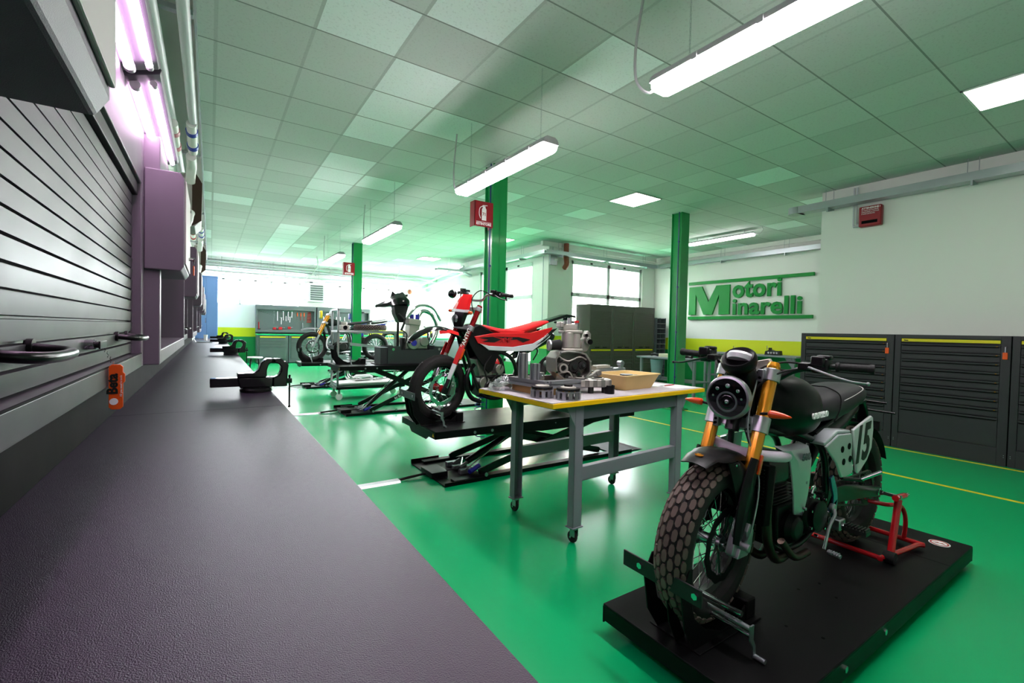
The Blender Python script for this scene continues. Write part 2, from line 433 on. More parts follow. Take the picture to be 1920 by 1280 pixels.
# pendant lamps
def lamp(y0, y1, lab):
    t = thing('pendant_lamp', lab, 'ceiling lamp', (2.27, (y0+y1)/2, 2.86), group=None); L = (y1-y0)/2
    prof = [(-.085, .02), (-.07, .045), (-.045, .06), (.045, .06), (.07, .045), (.085, .02), (.085, .005), (-.085, .005)]
    b = MB(); b.loft([[(x*.9, -L, z) for x, z in prof], [(x, -L+.03, z) for x, z in prof], [(x, L-.03, z) for x, z in prof], [(x*.9, L, z) for x, z in prof]])
    for yy in (-L*.75, -L*.3, L*.15, L*.6):
        for sx in (-1, 1): b.cbox((sx*.088, yy, .012), (.012, .03, .035))
    b.build('housing', 'lamp_body', t)
    prof = [(-.08, .006), (-.078, -.03), (-.055, -.05), (.055, -.05), (.078, -.03), (.08, .006)]
    b = MB(); b.loft([[(x*.85, -L+.008, z*.8) for x, z in prof], [(x, -L+.04, z) for x, z in prof], [(x, L-.04, z) for x, z in prof], [(x*.85, L-.008, z*.8) for x, z in prof]])
    b.build('diffuser', 'lamp_tube', t)
    for yy in (-L*.82, L*.72):
        b = MB(); H = ZC-2.86; n = 26
        for i in range(n):
            z = .06+(H-.06)*i/n; R = Matrix.Rotation(PI/2*(i % 2), 3, 'Z')
            b.tube([V((0, yy, 0))+R @ V((dx, 0, z+dz)) for dx, dz in ((-.004, 0), (-.004, .024), (.004, .024), (.004, 0), (-.004, 0))], .0013, n=4, k=1)
        b.build('chain', 'galv', t)
    b = MB(); H = ZC-2.86
    b.tube([(0, L, .02), (0, L+.07, .0), (0, L+.17, .12), (.0, L+.18, .35), (0, L+.12, H)], .009)
    b.build('power_cable', 'lamp_body', t)
lamp(.30, 1.88, 'long bright pendant lamp nearest the camera, cut by the top edge of the photo')
lamp(2.92, 4.50, 'long bright pendant lamp in front of the nearer extinguisher sign')
lamp(6.52, 8.10, 'long bright pendant lamp third from the camera, before the second green pillar')
lamp(9.9, 11.48, 'small far pendant lamp, last lit one of the hanging row')
def led(x, y, lab):
    t = thing('ceiling_light_panel', lab, 'ceiling light', (x, y, ZC))
    MB().box((-.298, -.298, -.004), (.298, .298, -.001)).box((-.298, -.298, -.012), (-.28, .298, -.001)).box((.28, -.298, -.012), (.298, .298, -.001)).box((-.298, -.298, -.012), (.298, -.28, -.001)).box((-.298, .28, -.012), (.298, .298, -.001)).build('frame', 'white_paint', t, smooth=0)
    MB().box((-.279, -.279, -.011), (.279, .279, -.0045)).build('diffuser', 'led_panel', t, smooth=0)
led(5.724, 5.126, 'square recessed ceiling light left of the right hand green pillar')
led(5.724, .926, 'square recessed ceiling light at the right edge of the photo')
led(5.724, 9.326, 'square recessed ceiling light partly hidden behind the nearer pillar')
led(5.60, 13.2, 'square recessed ceiling light farthest away, right of the farthest pillar')
# batten lamp by the lettering wall
def batten(p0, p1, lab, nm='batten_lamp'):
    t = thing(nm, lab, 'ceiling lamp', p0); d = V(p1)-V(p0); L = d.length; u = d.normalized(); n = V((-u.y, u.x, 0))
    b = MB(); b.loft([[(u*s+n*(x*k)+V((0, 0, z)))[:] for x, z in ((-.06, .0), (-.05, -.045), (.05, -.045), (.06, .0))] for s, k in ((.0, .7), (.03, 1), (L-.03, 1), (L, .7))])
    b.build('diffuser', 'batten_tube', t)
    b = MB(); b.loft([[(u*s+n*x+V((0, 0, z)))[:] for x, z in ((-.065, .03), (-.065, .0), (.065, .0), (.065, .03))] for s in (-.01, L+.01)])
    b.build('housing', 'lamp_body', t, bev=.008)
    for s in (.2, L-.2): MB().tube([u*s+V((0, 0, .03)), u*s+V((0, 0, ZC-p0[2]))], .006, k=1).build('hanger_rod', 'galv', t)
    b = MB(); b.tube([u*L, u*(L+.1)+V((0, 0, -.03)), u*(L+.18)+V((0, 0, .04)), u*(L+.16)+V((0, 0, ZC-p0[2]))], .006)
    b.build('power_cable', 'lamp_body', t)
batten((9.1, 6.5, 3.42), (9.1, 5.02, 3.42), 'long lit batten lamp under the ceiling above the green wall lettering')
batten((.1, 17.3, 3.02), (1.6, 17.3, 3.02), 'lit batten lamp before the far windows, left one', 'batten_lamp')
batten((1.92, 17.3, 2.99), (3.4, 17.3, 2.99), 'lit batten lamp before the far windows, right one', 'batten_lamp')
# cable trays and pipes
def tray(pts, w_, h_, lab, mt='galv', th=.004, sup=1.5):
    t = thing('cable_tray', lab, 'cable tray', pts[0]); b = MB(); o = V(pts[0])
    for p, q in zip(pts, pts[1:]):
        p, q = V(p)-o, V(q)-o; u = (q-p).normalized(); n = V((-u.y, u.x, 0))
        A = [(-w_/2, h_), (-w_/2, 0), (w_/2, 0), (w_/2, h_), (w_/2-th, h_), (w_/2-th, th), (-w_/2+th, th), (-w_/2+th, h_)]
        b.loft([[(p-u*w_/2*(p.length > 0)+n*x+V((0, 0, z)))[:] for x, z in A], [(q+n*x+V((0, 0, z)))[:] for x, z in A]])
    b.build('tray_channel', mt, t, smooth=0)
    for p, q in zip(pts, pts[1:]):
        p, q = V(p)-o, V(q)-o; L = (q-p).length; u = (q-p)/L; n = V((-u.y, u.x, 0)); k = .4
        while k < L:
            b = MB(); b.prism([(0, 0), (.22, 0), (.22, -.012), (.03, -.06), (0, -.06)], p+u*k-n*.1, n, (0, 0, 1), u, .02); b.build('bracket', 'galv', t, smooth=0); f = t.children[-1]
            for e in (-.05, .05): MB().tube([p+u*(k+e), p+u*(k+e)+V((0, 0, ZC-pts[0][2]-.002))], .004, n=5, k=1).build('hanger_rod', 'galv', f)
            k += sup
    return t
tray([(6.62, 13.0, 3.2), (6.62, 8.58, 3.2), (10.5, 8.58, 3.2)], .16, .09, 'galvanised cable tray turning the corner above the side windows')
tray([(10.58, 8.5, 3.2), (10.58, 3.2, 3.2)], .16, .1, 'galvanised cable tray running above the green wall lettering')
tray([(7.52, 3.45, 3.24), (7.52, -3.0, 3.24)], .18, .1, 'grey cable tray above the black drawer cabinets')
tray([(-.2, 18.0, 3.26), (7.6, 18.0, 3.26)], .16, .08, 'galvanised cable tray across the far end of the room')
b = MB()
for i, (z, y) in enumerate(((3.42, 17.75), (3.33, 17.88), (3.16, 18.3), (3.08, 18.6))):
    p = MB(); p.tube([(0, 0, 0), (8.0 if i < 2 else 7.7, 0, -.03)], .028, n=10, k=1)
    for x in (1.2, 2.8, 4.4, 6): p.cyl((x-.03, 0, -.003*x), (x+.03, 0, -.003*x), .034, n=10)
    o = p.build('ceiling_pipe', 'pipe_grey'); o.location = (-.3, y, z)
    tag(o, ('pale pipe along the far wall, highest of the four', 'pale pipe along the far wall, second from the top', 'pale pipe along the far wall, third from the top', 'pale pipe along the far wall, lowest of the four')[i], 'pipe', 'pipes over the far windows')
tray([(5.6, 12.6, 3.12), (6.45, 12.6, 3.12), (6.75, 12.6, 3.0)], .2, .06, 'short flat grey tray stepping down beside the far partition')
for z, lab in ((3.05, 'long pale pipe running towards the glazed office, lower one'), (3.25, 'long pale pipe running towards the glazed office, upper one')):
    p = MB(); p.tube([(6.3, 12.2, z), (7.6, 18.9, z-.05)], .03, k=1); tag(p.build('ceiling_pipe', 'pipe_grey'), lab, 'pipe')
for (x, y), lab in (((2.75, 15.2), 'thin white cable hanging in a curve behind the far pendant lamp'), ((5.35, 15.2), 'thin white cable hanging in a curve left of the glazed office')):
    c = MB(); c.tube([(0, 0, 0), (.03, 0, -.25), (-.12, 0, -.55), (-.3, 0, -.7)], .012); o = c.build('hanging_cable', 'white_paint'); o.location = (x, y, ZC); tag(o, lab, 'cable')
# orange soil pipe and small boxes at the corner
o = MB().tube([(0, 0, .45), (0, 0, .12), (0, 0, .0), (-.02, -.05, -.16), (.0, .05, -.25)], .065, n=14).build('drain_pipe', 'terracotta'); o.location = (7.28, 8.66, 3.28-.1); tag(o, 'red brown pipe elbow at the wall corner by the cable tray', 'pipe')
t = thing('emergency_light', 'small grey junction box below the tray at the wall corner', 'box', (6.98, 8.8, 3.1))
MB().box((-.12, -.05, -.12), (.1, .0, .12)).build('box_body', 'galv', t, bev=.01); MB().box((.0, -.07, .0), (.1, -.05, .05)).build('lamp_head', 'white_paint', t, bev=.01); MB().tube([(-.02, -.02, .12), (-.02, -.02, .38)], .012, k=1).build('conduit', 'pipe_grey', t)
o = MB().tube([(0, 0, 1.1), (0, 0, -.9), (0, 0, -1.0), (-.0, .12, -1.15), (0, .12, -1.3)], .012).build('wall_conduit', 'pipe_grey'); o.location = (6.80, 8.95, 2.1); tag(o, 'thin grey conduit running down the wall corner beside the window', 'conduit')
# red alarm box
t = thing('alarm_box', 'dark red fire alarm box with white writing high on the pale wall', 'alarm', (7.65, 2.57, 3.04))
b = MB(); b.box((-.09, -.13, -.13), (.0, .13, .15)); b.build('housing', 'red_sign', t, bev=.015)
b = MB(); b.box((-.096, -.09, -.09), (-.088, .09, -.05)); b.build('sounder_grille', 'gap_black', t, smooth=0)
text('ATTENZIONE !', .032, FX((-.092, .095, .11)), 'ink_white', t, bold=.001)
for i, s in enumerate(('IN CASO DI ALLARME', 'EVACUARE IL LOCALE', 'E NON ENTRARE')): text(s, .02, FX((-.092, .095, .085-.024*i)), 'ink_white', t)
b = MB()
for dy in (.0, .035): b.tube([(-.03, .13, -.1+dy), (-.03, .19-dy, -.1+dy), (-.03, .21-dy, -.05+dy), (-.03, .21-dy, .45)], .012)
b.build('conduit', 'pipe_grey', t)
# galvanised lamp at the tray end
t = thing('tray_end_cap', 'rounded galvanised end piece of the tray at the pale wall corner', 'bracket', (7.52, 3.5, 3.24))
MB().lathe([(.0, 0), (.11, 0), (.11, .1), (0, .1)], n=20).build('end_cap', 'galv', t)
# extinguisher signs on pillars
def ext_sign(x, y, lab):
    t = thing('extinguisher_sign', lab, 'sign', (x, y, 2.84))
    b = MB(); b.box((-.135, -.003, -.16), (.135, .003, .16)); b.prism([(.135, 0), (.135, -.006), (.16, .15), (.15, .155)], (0, 0, -.16), (1, 0, 0), (0, 1, 0), (0, 0, 1), .32); b.box((-.135, -.003, -.16), (-.128, .12, .16)); b.build('board', 'red_sign', t, smooth=0)
    b = MB(); y_ = -.007
    P = lambda pts, **k: b.prism(pts, (0, -.004, 0), (1, 0, 0), (0, 0, 1), (0, -1, 0), .002)
    P([(-.03, -.08), (.035, -.08), (.035, .06), (.02, .085), (-.015, .085), (-.03, .06)]); P([(-.02, .085), (.02, .085), (.02, .1), (-.02, .1)]); P([(-.02, .1), (.05, .11), (.05, .118), (-.02, .112)])
    b.tube([(-.02, y_, .1), (-.06, y_, .07), (-.07, y_, .0), (-.05, y_, -.06)], .005, n=6)
    P([(-.11, -.098), (.11, -.098), (.11, -.102), (-.11, -.102)]); b.build('pictogram', 'ink_white', t, smooth=0)
    text('71', .055, FY((-.024, -.0075, -.02)), 'red_sign', t, bold=.001)
    text('ESTINTORE', .043, FY((0, -.005, -.14)), 'ink_white', t, bold=.0015, align='CENTER')
ext_sign(2.91, 5.11, 'red extinguisher sign on the pillar behind the red motorcycle')
ext_sign(2.94, 12.0, 'small red extinguisher sign on the farthest green pillar')
# big green wall lettering
t = thing('wall_lettering', 'big green raised lettering between two green bars on the white wall', 'sign', (10.75, 6.1, 1.8))
def LX(y, z): return FX((-.035, y-6.1, z-1.8))
b = MB()
for z0, z1 in ((2.675, 2.75), (1.765, 1.84)): b.box((-.06, 4.58-6.1, z0-1.8), (-.01, 7.62-6.1, z1-1.8))
b.build('bar', 'sign_green', t, smooth=0)
b = MB(); W, Hh = 1.14, .735
b.prism([(0, 0), (.2, 0), (.2, .53), (.44, 0), (.68, 0), (.86, .5), (.86, 0), (W, 0), (W, Hh), (.78, Hh), (.57, .33), (.37, Hh), (0, Hh)], (-.01, 7.6-6.1, 1.885-1.8), (0, -1, 0), (0, 0, 1), (-1, 0, 0), .05)
b.build('letter_m', 'sign_green', t, smooth=0)
text('otori', .60, LX(6.39, 2.30), 'sign_green', t, ext=.025, bold=.017, sx=.9, sp=1.05)
text('inarelli', .55, LX(6.39, 1.885), 'sign_green', t, ext=.025, bold=.016, sx=1.02, sp=1.05)
# ================================================================ left bench row
BY0, BY1 = -2.0, 17.6
def seg_y(): return [(-2.0, 2.92), (2.92, 5.25), (5.25, 7.6), (7.6, 9.95), (9.95, 12.3), (12.3, 14.65), (14.65, BY1)]
for i, (a, b_) in enumerate(seg_y()):
    o = MB().box((-.385, -(b_-a)/2+.0008, -.045), (.385, (b_-a)/2-.0008, 0)).build('bench_worktop', 'bench_top', smooth=0, bev=.003)
    o.location = (-.022, (a+b_)/2, .9)
    tag(o, ['dark mauve grey worktop section nearest the camera, filling the lower left', 'dark mauve grey worktop section carrying the nearest black vice', 'dark mauve grey worktop section just past the nearest vice',
            'dark mauve grey worktop section carrying the second black vice', 'dark mauve grey worktop section past the second vice', 'dark mauve grey worktop section carrying the third vice', 'dark mauve grey worktop section at the far end with the laptop'][i], 'worktop', 'worktop sections of the long left bench')
    t = thing('bench_cabinet', ['dark base cabinet under the nearest worktop section', 'dark base cabinet under the nearest vice', 'dark base cabinet beyond the nearest vice',
              'dark base cabinet under the second vice', 'dark base cabinet beyond the second vice', 'dark base cabinet under the third vice', 'dark base cabinet at the far end of the left bench'][i], 'cabinet', (0, (a+b_)/2, 0), group='base cabinets of the long left bench')
    h = (b_-a)/2-.004
    MB().box((-.40, -h, .0), (.30, h, .852)).build('body', 'cabinet_grey', t, smooth=0, bev=.004)
    for k in range(5): MB().box((.30, -h+.03, .1+k*.145), (.318, h-.03, .23+k*.145)).build('drawer', 'locker_mauve', t, smooth=0, bev=.003)
sbox('trim_shade', (-.42, -2, .9), (-.405, 15.2, 1.2), 'gap_black')  # near-black strip paints in the shade under the wall cabinets
# metal wall system behind the bench
def shutter_cab(y0, y1, lab, handles=True):
    t = thing('shutter_cabinet', lab, 'cabinet', (-.22, y0, 1.19)); L = y1-y0
    b = MB()
    b.box((-.19, .06, .052), (-.17, L-.06, .70)); b.box((-.19, .06, .70), (0, L-.06, .92)); b.box((-.19, 0, 0), (0, .0597, .92)); b.box((-.19, L-.0597, 0), (0, L, .92))
    b.build('frame', 'locker_mauve', t, smooth=0, bev=.004)
    b = MB(); b.box((-.03, .06, .655), (-.012, L-.06, .70)); b.build('shutter_box_trim', 'cabinet_dark', t, smooth=0, bev=.003)
    # slats: one curtain with grooves
    b = MB(); z = .052; n = 15; p = .602/n; pts = []
    for i in range(n):
        z0 = z+i*p; pts += [(-.042, z0), (-.042, z0+.0035), (-.030, z0+.005), (-.028, z0+p-.002), (-.042, z0+p-.0005)]
    b.loft([[(x, y, zz) for x, zz in pts]+[(-.06, y, z+.602), (-.06, y, z)] for y in (.06, L-.06)]); b.build('roller_shutter', 'shutter', t, smooth=0)
    MB().box((-.19, .0602, 0), (0.0, L-.0602, .0517)).build('bottom_rail', 'shutter', t, smooth=0, bev=.003)
    b = MB(); b.box((-.0015, .06, .05), (.001, L-.06, .054)); b.build('bottom_seal', 'gap_black', t, smooth=0)
    if handles:
        for yc in (L*.36, L*.85):
            w_ = .20
            b = MB(); b.tube([(-.03, yc-w_/2, .125), (.012, yc-w_/2+.004, .12), (.03, yc-w_/2+.03, .118), (.034, yc, .117), (.03, yc+w_/2-.03, .118), (.012, yc+w_/2-.004, .12), (-.03, yc+w_/2, .125)], .0085, n=12)
            for s in (-1, 1): b.cyl((-.032, yc+s*w_/2, .125), (-.022, yc+s*w_/2, .125), .015)
            b.build('handle', 'satin_black', t)
        b = MB(); b.cyl((-.034, L*.60, .115), (-.012, L*.60, .115), .012); b.build('lock', 'chrome', t)
    return t
def tool_niche(y0, y1, lab):
    t = thing('open_tool_cabinet', lab, 'cabinet', (-.17, y0, 1.19)); L = y1-y0
    b = MB(); b.box((-.24, .05, .06), (-.22, L-.05, .80)); b.box((-.24, 0, 0), (0, .0497, .92)); b.box((-.24, L-.0497, 0), (0, L, .92)); b.box((-.24, .05, 0), (0, L-.05, .06)); b.box((-.24, .05, .80), (0, L-.05, .92)); b.build('frame', 'locker_mauve', t, smooth=0, bev=.004)
    b = MB(); b.box((-.22, .05, .06), (-.212, L-.05, .8))
    b.build('back_panel', 'cabinet_dark', t, smooth=0)
    return t
def top_box(y0, lab, near=False):
    t = thing('wall_unit', lab, 'wall cabinet', (-.22, y0, 1.575)); L = .47; D = .13
    prof = [(0, 0), (D-.012, 0), (D, .02), (D, .375), (D-.012, .4), (0, .4)]
    b = MB(); b.loft([[(x, y, z) for x, z in prof] for y in (0, L)]); b.build('body', 'locker_mauve', t, smooth=0, bev=.004)
    b = MB(); b.box((D, .01, .03), (D+.006, L-.01, .37)); b.build('lit_side', 'beige_box', t, smooth=0, bev=.002)  # beige panel puts the lit tone into the colour of this face
    if near:
        b = MB(); b.tube([(D+.0065, L-.14, .30), (D+.0065, L-.10, .22), (D+.0065, L-.14, .17), (D+.0065, L-.09, .09)], .004, n=6); b.build('red_mark', 'red_tool', t)
    b = MB(); b.cyl((D+.006, L-.05, .33), (D+.012, L-.05, .33), .006); b.build('screw', 'chrome', t)
    return t
mods = [(.2, 2.315, 1), (2.335, 4.46, 0), (4.46, 6.59, 1), (6.59, 8.72, 0), (8.72, 10.85, 1), (10.85, 12.98, 0), (12.98, 15.1, 1)]
names = ['nearest', 'second', 'second', 'third', 'third', 'fourth', 'fourth']
for (a, b_, s), nm in zip(mods, names):
    if s: shutter_cab(a+.002, b_-.002, {'nearest': 'big grey roller shutter cabinet filling the left edge with key fob', 'second': 'roller shutter cabinet beyond the open niche with the hanging wrench', 'third': 'roller shutter cabinet far along the left wall, third one', 'fourth': 'roller shutter cabinet farthest along the left wall, by the laptop'}[nm])
    else: tool_niche(a+.002, b_-.002, {'second': 'open dark niche with hanging wrench after the nearest shutter', 'third': 'third open dark niche along the left wall', 'fourth': 'fourth open dark niche along the left wall'}[nm])
for i, y in enumerate((.18, 2.318, 4.47, 6.6, 8.73, 10.86, 13.0)):
    top_box(y, ['mauve wall unit at the top left corner with a red squiggle', 'tall mauve wall unit at the end of the nearest shutter', 'mauve wall unit second after the nearest shutter', 'mauve wall unit third after the nearest shutter', 'small far mauve wall unit before the fourth niche', 'small far mauve wall unit past the fourth shutter line', 'farthest mauve wall unit along the left wall'][i], near=(i == 0))
# canopy with tubes above each cabinet
def canopy(y0, y1, lab):
    t = thing('lamp_canopy', lab, 'light fixture', (-.22, y0, 2.11)); L = y1-y0
    prof = [(-.05, 0), (.0, 0), (.085, .03), (.09, .045), (.06, .07), (-.05, .07)]
    b = MB(); b.loft([[(x, y, z) for x, z in prof] for y in (0, L)]); b.build('housing', 'canopy_mauve', t, smooth=0, bev=.002)
    a = L*.06
    for x0, z0, r in ((.020, -.004, .013), (.066, .012, .009)):
        b = MB(); b.tube([(x0, a, z0), (x0, L-a, z0)], r, n=12, k=1); b.build('fluorescent_tube', 'lamp_tube_pink', t)
        for q in (a-.02, L-a): MB().cyl((x0, q, z0), (x0, q+.02, z0), r*1.1).build('tube_socket', 'lamp_body', t)
for a, b_, lab in ((-.17, .80, 'lit canopy lamp cut off by the top left corner, hidden behind the wall unit'), (.83, 1.80, 'lit canopy lamp at the top left, nearer of the two over the shutter'), (1.83, 2.79, 'lit canopy lamp at the top left, farther of the two over the shutter'), (3.2, 4.2, 'lit canopy lamp above the niche with the wrench')):
    canopy(a, b_, lab)
# pipes on brackets above
for x, z, r, lab, y1 in ((-.265, 2.98, .034, 'round metal pipe along the left wall, lower and left', 6.4), (-.125, 3.0, .03, 'round metal pipe along the left wall beside the ceiling edge', 5.1)):
    o = MB().tube([(0, -2.5, 0), (0, y1, 0)], r, n=16, k=1).build('wall_pipe', 'pipe_grey'); o.location = (x, 0, z); tag(o, lab, 'pipe')
for y in (1.2, 3.1, 5.6, 8.5, 11.5):
    o = MB().box((-.42, -.02, -.015), (-.085, .02, .015)).build('pipe_bracket', 'galv', smooth=0, bev=.002); o.location = (0, y, 3.05); tag(o, 'metal bracket carrying the pipes along the left wall', 'bracket', 'brackets under the left wall pipes')
def trunk(y, first):
    """exhaust box with elbows and banded sleeves hanging from the pipes"""
    o_ = ('nearer', 'farther')[0 if first else 1]
    t = thing('extractor_box', 'grey beige extraction box on the left wall, %s one with pipe elbows' % o_, 'box', (-.25, y+.05, 2.30), group=None)
    prof = [(0, 0), (.12, 0), (.17, .06), (.175, .42), (.13, .5), (0, .5)]
    b = MB(); b.loft([[(x, yy, z) for x, z in prof] for yy in (0, .5)]); b.build('housing', 'beige_box', t, smooth=0, bev=.006)
    b = MB(); b.loft([[(x*1.03, yy, z) for x, z in prof[2:5]]+[(.1, yy, .5), (.1, yy, .0)] for yy in (-.006, 0)]); b.build('end_plate', 'header', t, smooth=0)
    b = MB(); b.tube([(.1, -.35, .56), (.1, -.14, .54), (.09, -.06, .47), (.085, .0, .42)], .04, n=14); b.build('upper_elbow', 'white_paint', t)
    b = MB(); b.tube([(.09, .0, .12), (.085, -.07, .1), (.07, -.09, .02), (.02, -.09, -.06), (-.1, -.09, -.08)], .035, n=14); b.build('lower_elbow', 'white_paint', t)
    s = thing('pipe_sleeve', 'white pipe sleeve with two blue bands at the %s extraction box' % o_, 'pipe', (-.135, y-.5, 2.9))
    MB().tube([(0, -.28, .08), (0, -.1, .05), (0, .2, 0)], .036, n=16).build('sleeve', 'white_paint', s)
    b = MB(); b.cyl((0, -.17, .066), (0, -.12, .056), .043); b.cyl((0, .06, .024), (0, .11, .015), .043); b.build('blue_band', 'blue_band', s)
    s = thing('pipe_sleeve', 'white pipe sleeve with two pinkish red bands at the %s extraction box' % o_, 'pipe', (-.25, y-.6, 2.84))
    MB().tube([(0, -.28, .08), (0, -.1, .05), (0, .2, 0)], .034, n=16).build('sleeve', 'white_paint', s)
    b = MB(); b.cyl((0, -.17, .066), (0, -.12, .056), .041); b.cyl((0, .06, .024), (0, .11, .015), .041); b.build('red_band', 'pink_band' if first else 'red_tool', s)
trunk(5.35, True); trunk(10.2, False)
# key fobs on the near shutter and wall unit
def fob(loc, lab, big=True, mtx=None):
    t = thing('key_fob', lab, 'key fob', loc)
    b = MB(); b.cyl((-.012, 0, 0), (.004, 0, 0), .011); b.build('lock_cylinder', 'chrome', t)
    b = MB(); b.cyl((.004, 0, 0), (.012, 0, 0), .008); b.box((.010, -.009, -.010), (.014, .075, .009)); b.build('key', 'satin_black', t, bev=.001)
    b = MB()
    for k in range(7):
        z = -.012-.007*k; b.tube([(.012+.003*k+(.002 if k % 2 else -.002), .068, z), (.012+.003*k, .071, z-.0045), (.012+.003*k+(.002 if k % 2 else -.002), .068, z-.009), (.012+.003*k, .065, z-.0045)], .0009, n=4, k=1)
    b.build('chain', 'chrome', t)
    x0 = .008; yc = .07; x0 = .033; z1 = -.054; b = MB(); w_, h_ = .0145, .118
    pts = [(-w_, -h_+.006), (-w_+.006, -h_), (w_-.006, -h_), (w_, -h_+.006), (w_, -.05), (w_+.004, -.045), (w_+.004, -.025), (w_, -.02), (w_, -.006), (w_-.006, 0), (-w_+.006, 0), (-w_, -.006)]
    # the tag's face looks back at the camera
    c, s_ = math.cos(rad(0)), math.sin(rad(0))
    b.prism(pts, (x0, yc, z1), (1, 0, 0), (0, 0, 1), (0, -1, 0), .005); b.build('rubber_tag', 'orange', t, bev=.001)
    m = frame((x0-.010, yc-.0055, z1-.012), (0, 0, -1), (1, 0, 0))
    m = frame((x0+.003, yc-.0055, z1-.078), (0, 0, 1), (-1, 0, 0))
    text('Beta', .030, m, 'black_ink', t, ext=.0006, bold=.0012)
    text('All you need is tools', .0068, frame((x0+.0125, yc-.0055, z1-.085), (0, 0, 1), (-1, 0, 0)), 'ink_white', t, ext=.0006)
    b = MB(); b.cyl((x0-.004, yc-.005, z1-.097), (x0-.004, yc-.0062, z1-.097), .009, n=12); b.build('wrench_mark', 'ink_white', t)
fob((-.238, 1.50, 1.303), 'orange key fob hanging at the nearest grey roller shutter')
t = thing('key_tag', 'small red orange key tag hanging from the mauve wall unit', 'key fob', (-.07, 2.62, 1.66))
MB().cyl((-.02, 0, 0), (.01, 0, 0), .008).build('lock_cylinder', 'chrome', t); MB().box((.004, -.012, -.02), (.008, .012, .004)).build('key', 'satin_black', t); MB().box((.002, -.014, -.075), (.008, .014, -.03)).build('rubber_tag', 'orange', t, bev=.002)
# hanging wrench
def wrench_mb(L, r, b, o=(0, 0, 0)):
    """flat combination wrench hanging along -z, in the YZ plane"""
    o = V(o); b.box(o+V((-.002, -r*.35, -L+.02)), o+V((.002, r*.35, -r)))
    pts = []
    for i in range(14):
        a = rad(60+i*(360-120)/13-90+30); pts.append((math.cos(a)*r*1.15, math.sin(a)*r*1.15))
    pts += [(r*.35, -.1*r), (-.35*r, -.4*r)]
    b.prism(pts, o+V((-.003, 0, -L+.004)), (0, 1, 0), (0, 0, 1), (1, 0, 0), .006)
    b.lathe([(r*.55, -.003), (r, -.003), (r, .003), (r*.55, .003)], o+V((0, 0, -r*.6)), (1, 0, 0), n=14, closed=True)
b = MB(); wrench_mb(.24, .02, b); o = b.build('wrench', 'chrome', bev=.001); o.location = (-.26, 3.0, 1.86); o.rotation_euler = (0, 0, rad(70)); tag(o, 'steel wrench hanging in the open dark niche', 'wrench')
t = thing('screwdriver', 'small red handled screwdriver standing in the open niche', 'tool', (-.3, 2.85, 1.25)); MB().lathe([(.004, 0), (.012, .005), (.01, .03), (.013, .06), (.008, .075)], n=12).build('handle', 'red_tool', t); MB().cyl((0, 0, .07), (0, 0, .15), .003).build('shaft', 'chrome', t)
# bench vices
def vice(y, lab):
    t = thing('bench_vice', lab, 'vice', (.27, y, .9))
    b = MB(); b.lathe([(.095, 0), (.1, .004), (.1, .018), (.085, .03), (.07, .032)], n=28)
    b.build('swivel_base', 'satin_black', t)
    b = MB()
    for s in (-1, 1): b.cyl((s*.085, -.02, .018), (s*.085, -.02, .03), .01, n=6)
    b.build('base_bolt', 'chrome', t)
    b = MB(); b.box((-.27, -.032, .04), (.19, .032, .10)); b.build('slide_bar', 'gloss_black', t, bev=.006)
    b = MB(); h = .045
    pr = [(-.115, .10), (-.115, .13), (-.02, .132), (.01, .15), (.025, .20), (.06, .228), (.10, .228), (.10, .205), (.075, .19), (.062, .15), (.062, .10)]
    b.prism(pr, (0, -h, 0), (1, 0, 0), (0, 0, 1), (0, 1, 0), 2*h)
    b.prism([(-.10, .03), (.1, .03), (.1, .10), (-.115, .10)], (0, -.042, 0), (1, 0, 0), (0, 0, 1), (0, 1, 0), .084); b.build('fixed_jaw', 'gloss_black', t, bev=.007, smooth=50)
    b = MB(); pr = [(.106, .228), (.15, .228), (.185, .205), (.2, .185), (.195, .15), (.19, .03), (.10, .03), (.10, .095), (.135, .11), (.15, .14), (.15, .17), (.135, .19), (.106, .2)]
    b.prism(pr, (0, -h, 0), (1, 0, 0), (0, 0, 1), (0, 1, 0), 2*h); b.build('moving_jaw', 'gloss_black', t, bev=.007, smooth=50)
    b = MB(); b.box((.10, -.05, .2), (.106, .05, .228)); b.box((.094, -.05, .2), (.1, .05, .228)); b.build('jaw_plate', 'steel_black', t, smooth=0)
    b = MB(); b.cyl((.19, 0, .065), (.225, 0, .065), .018); b.build('screw_head', 'satin_black', t)
    b = MB(); b.cyl((.21, 0, .10), (.21, 0, -.12), .006); b.sphere((.21, 0, .10), .009); b.sphere((.21, 0, -.12), .009); b.build('handle_rod', 'steel_black', t)
for y, l in ((3.62, 'black bench vice nearest the camera on the left bench edge'), (8.2, 'black bench vice second from the camera on the left bench edge'), (12.9, 'small black bench vice third along the left bench edge'), (16.2, 'tiny farthest black bench vice near the blue cabinet')): vice(y, l)
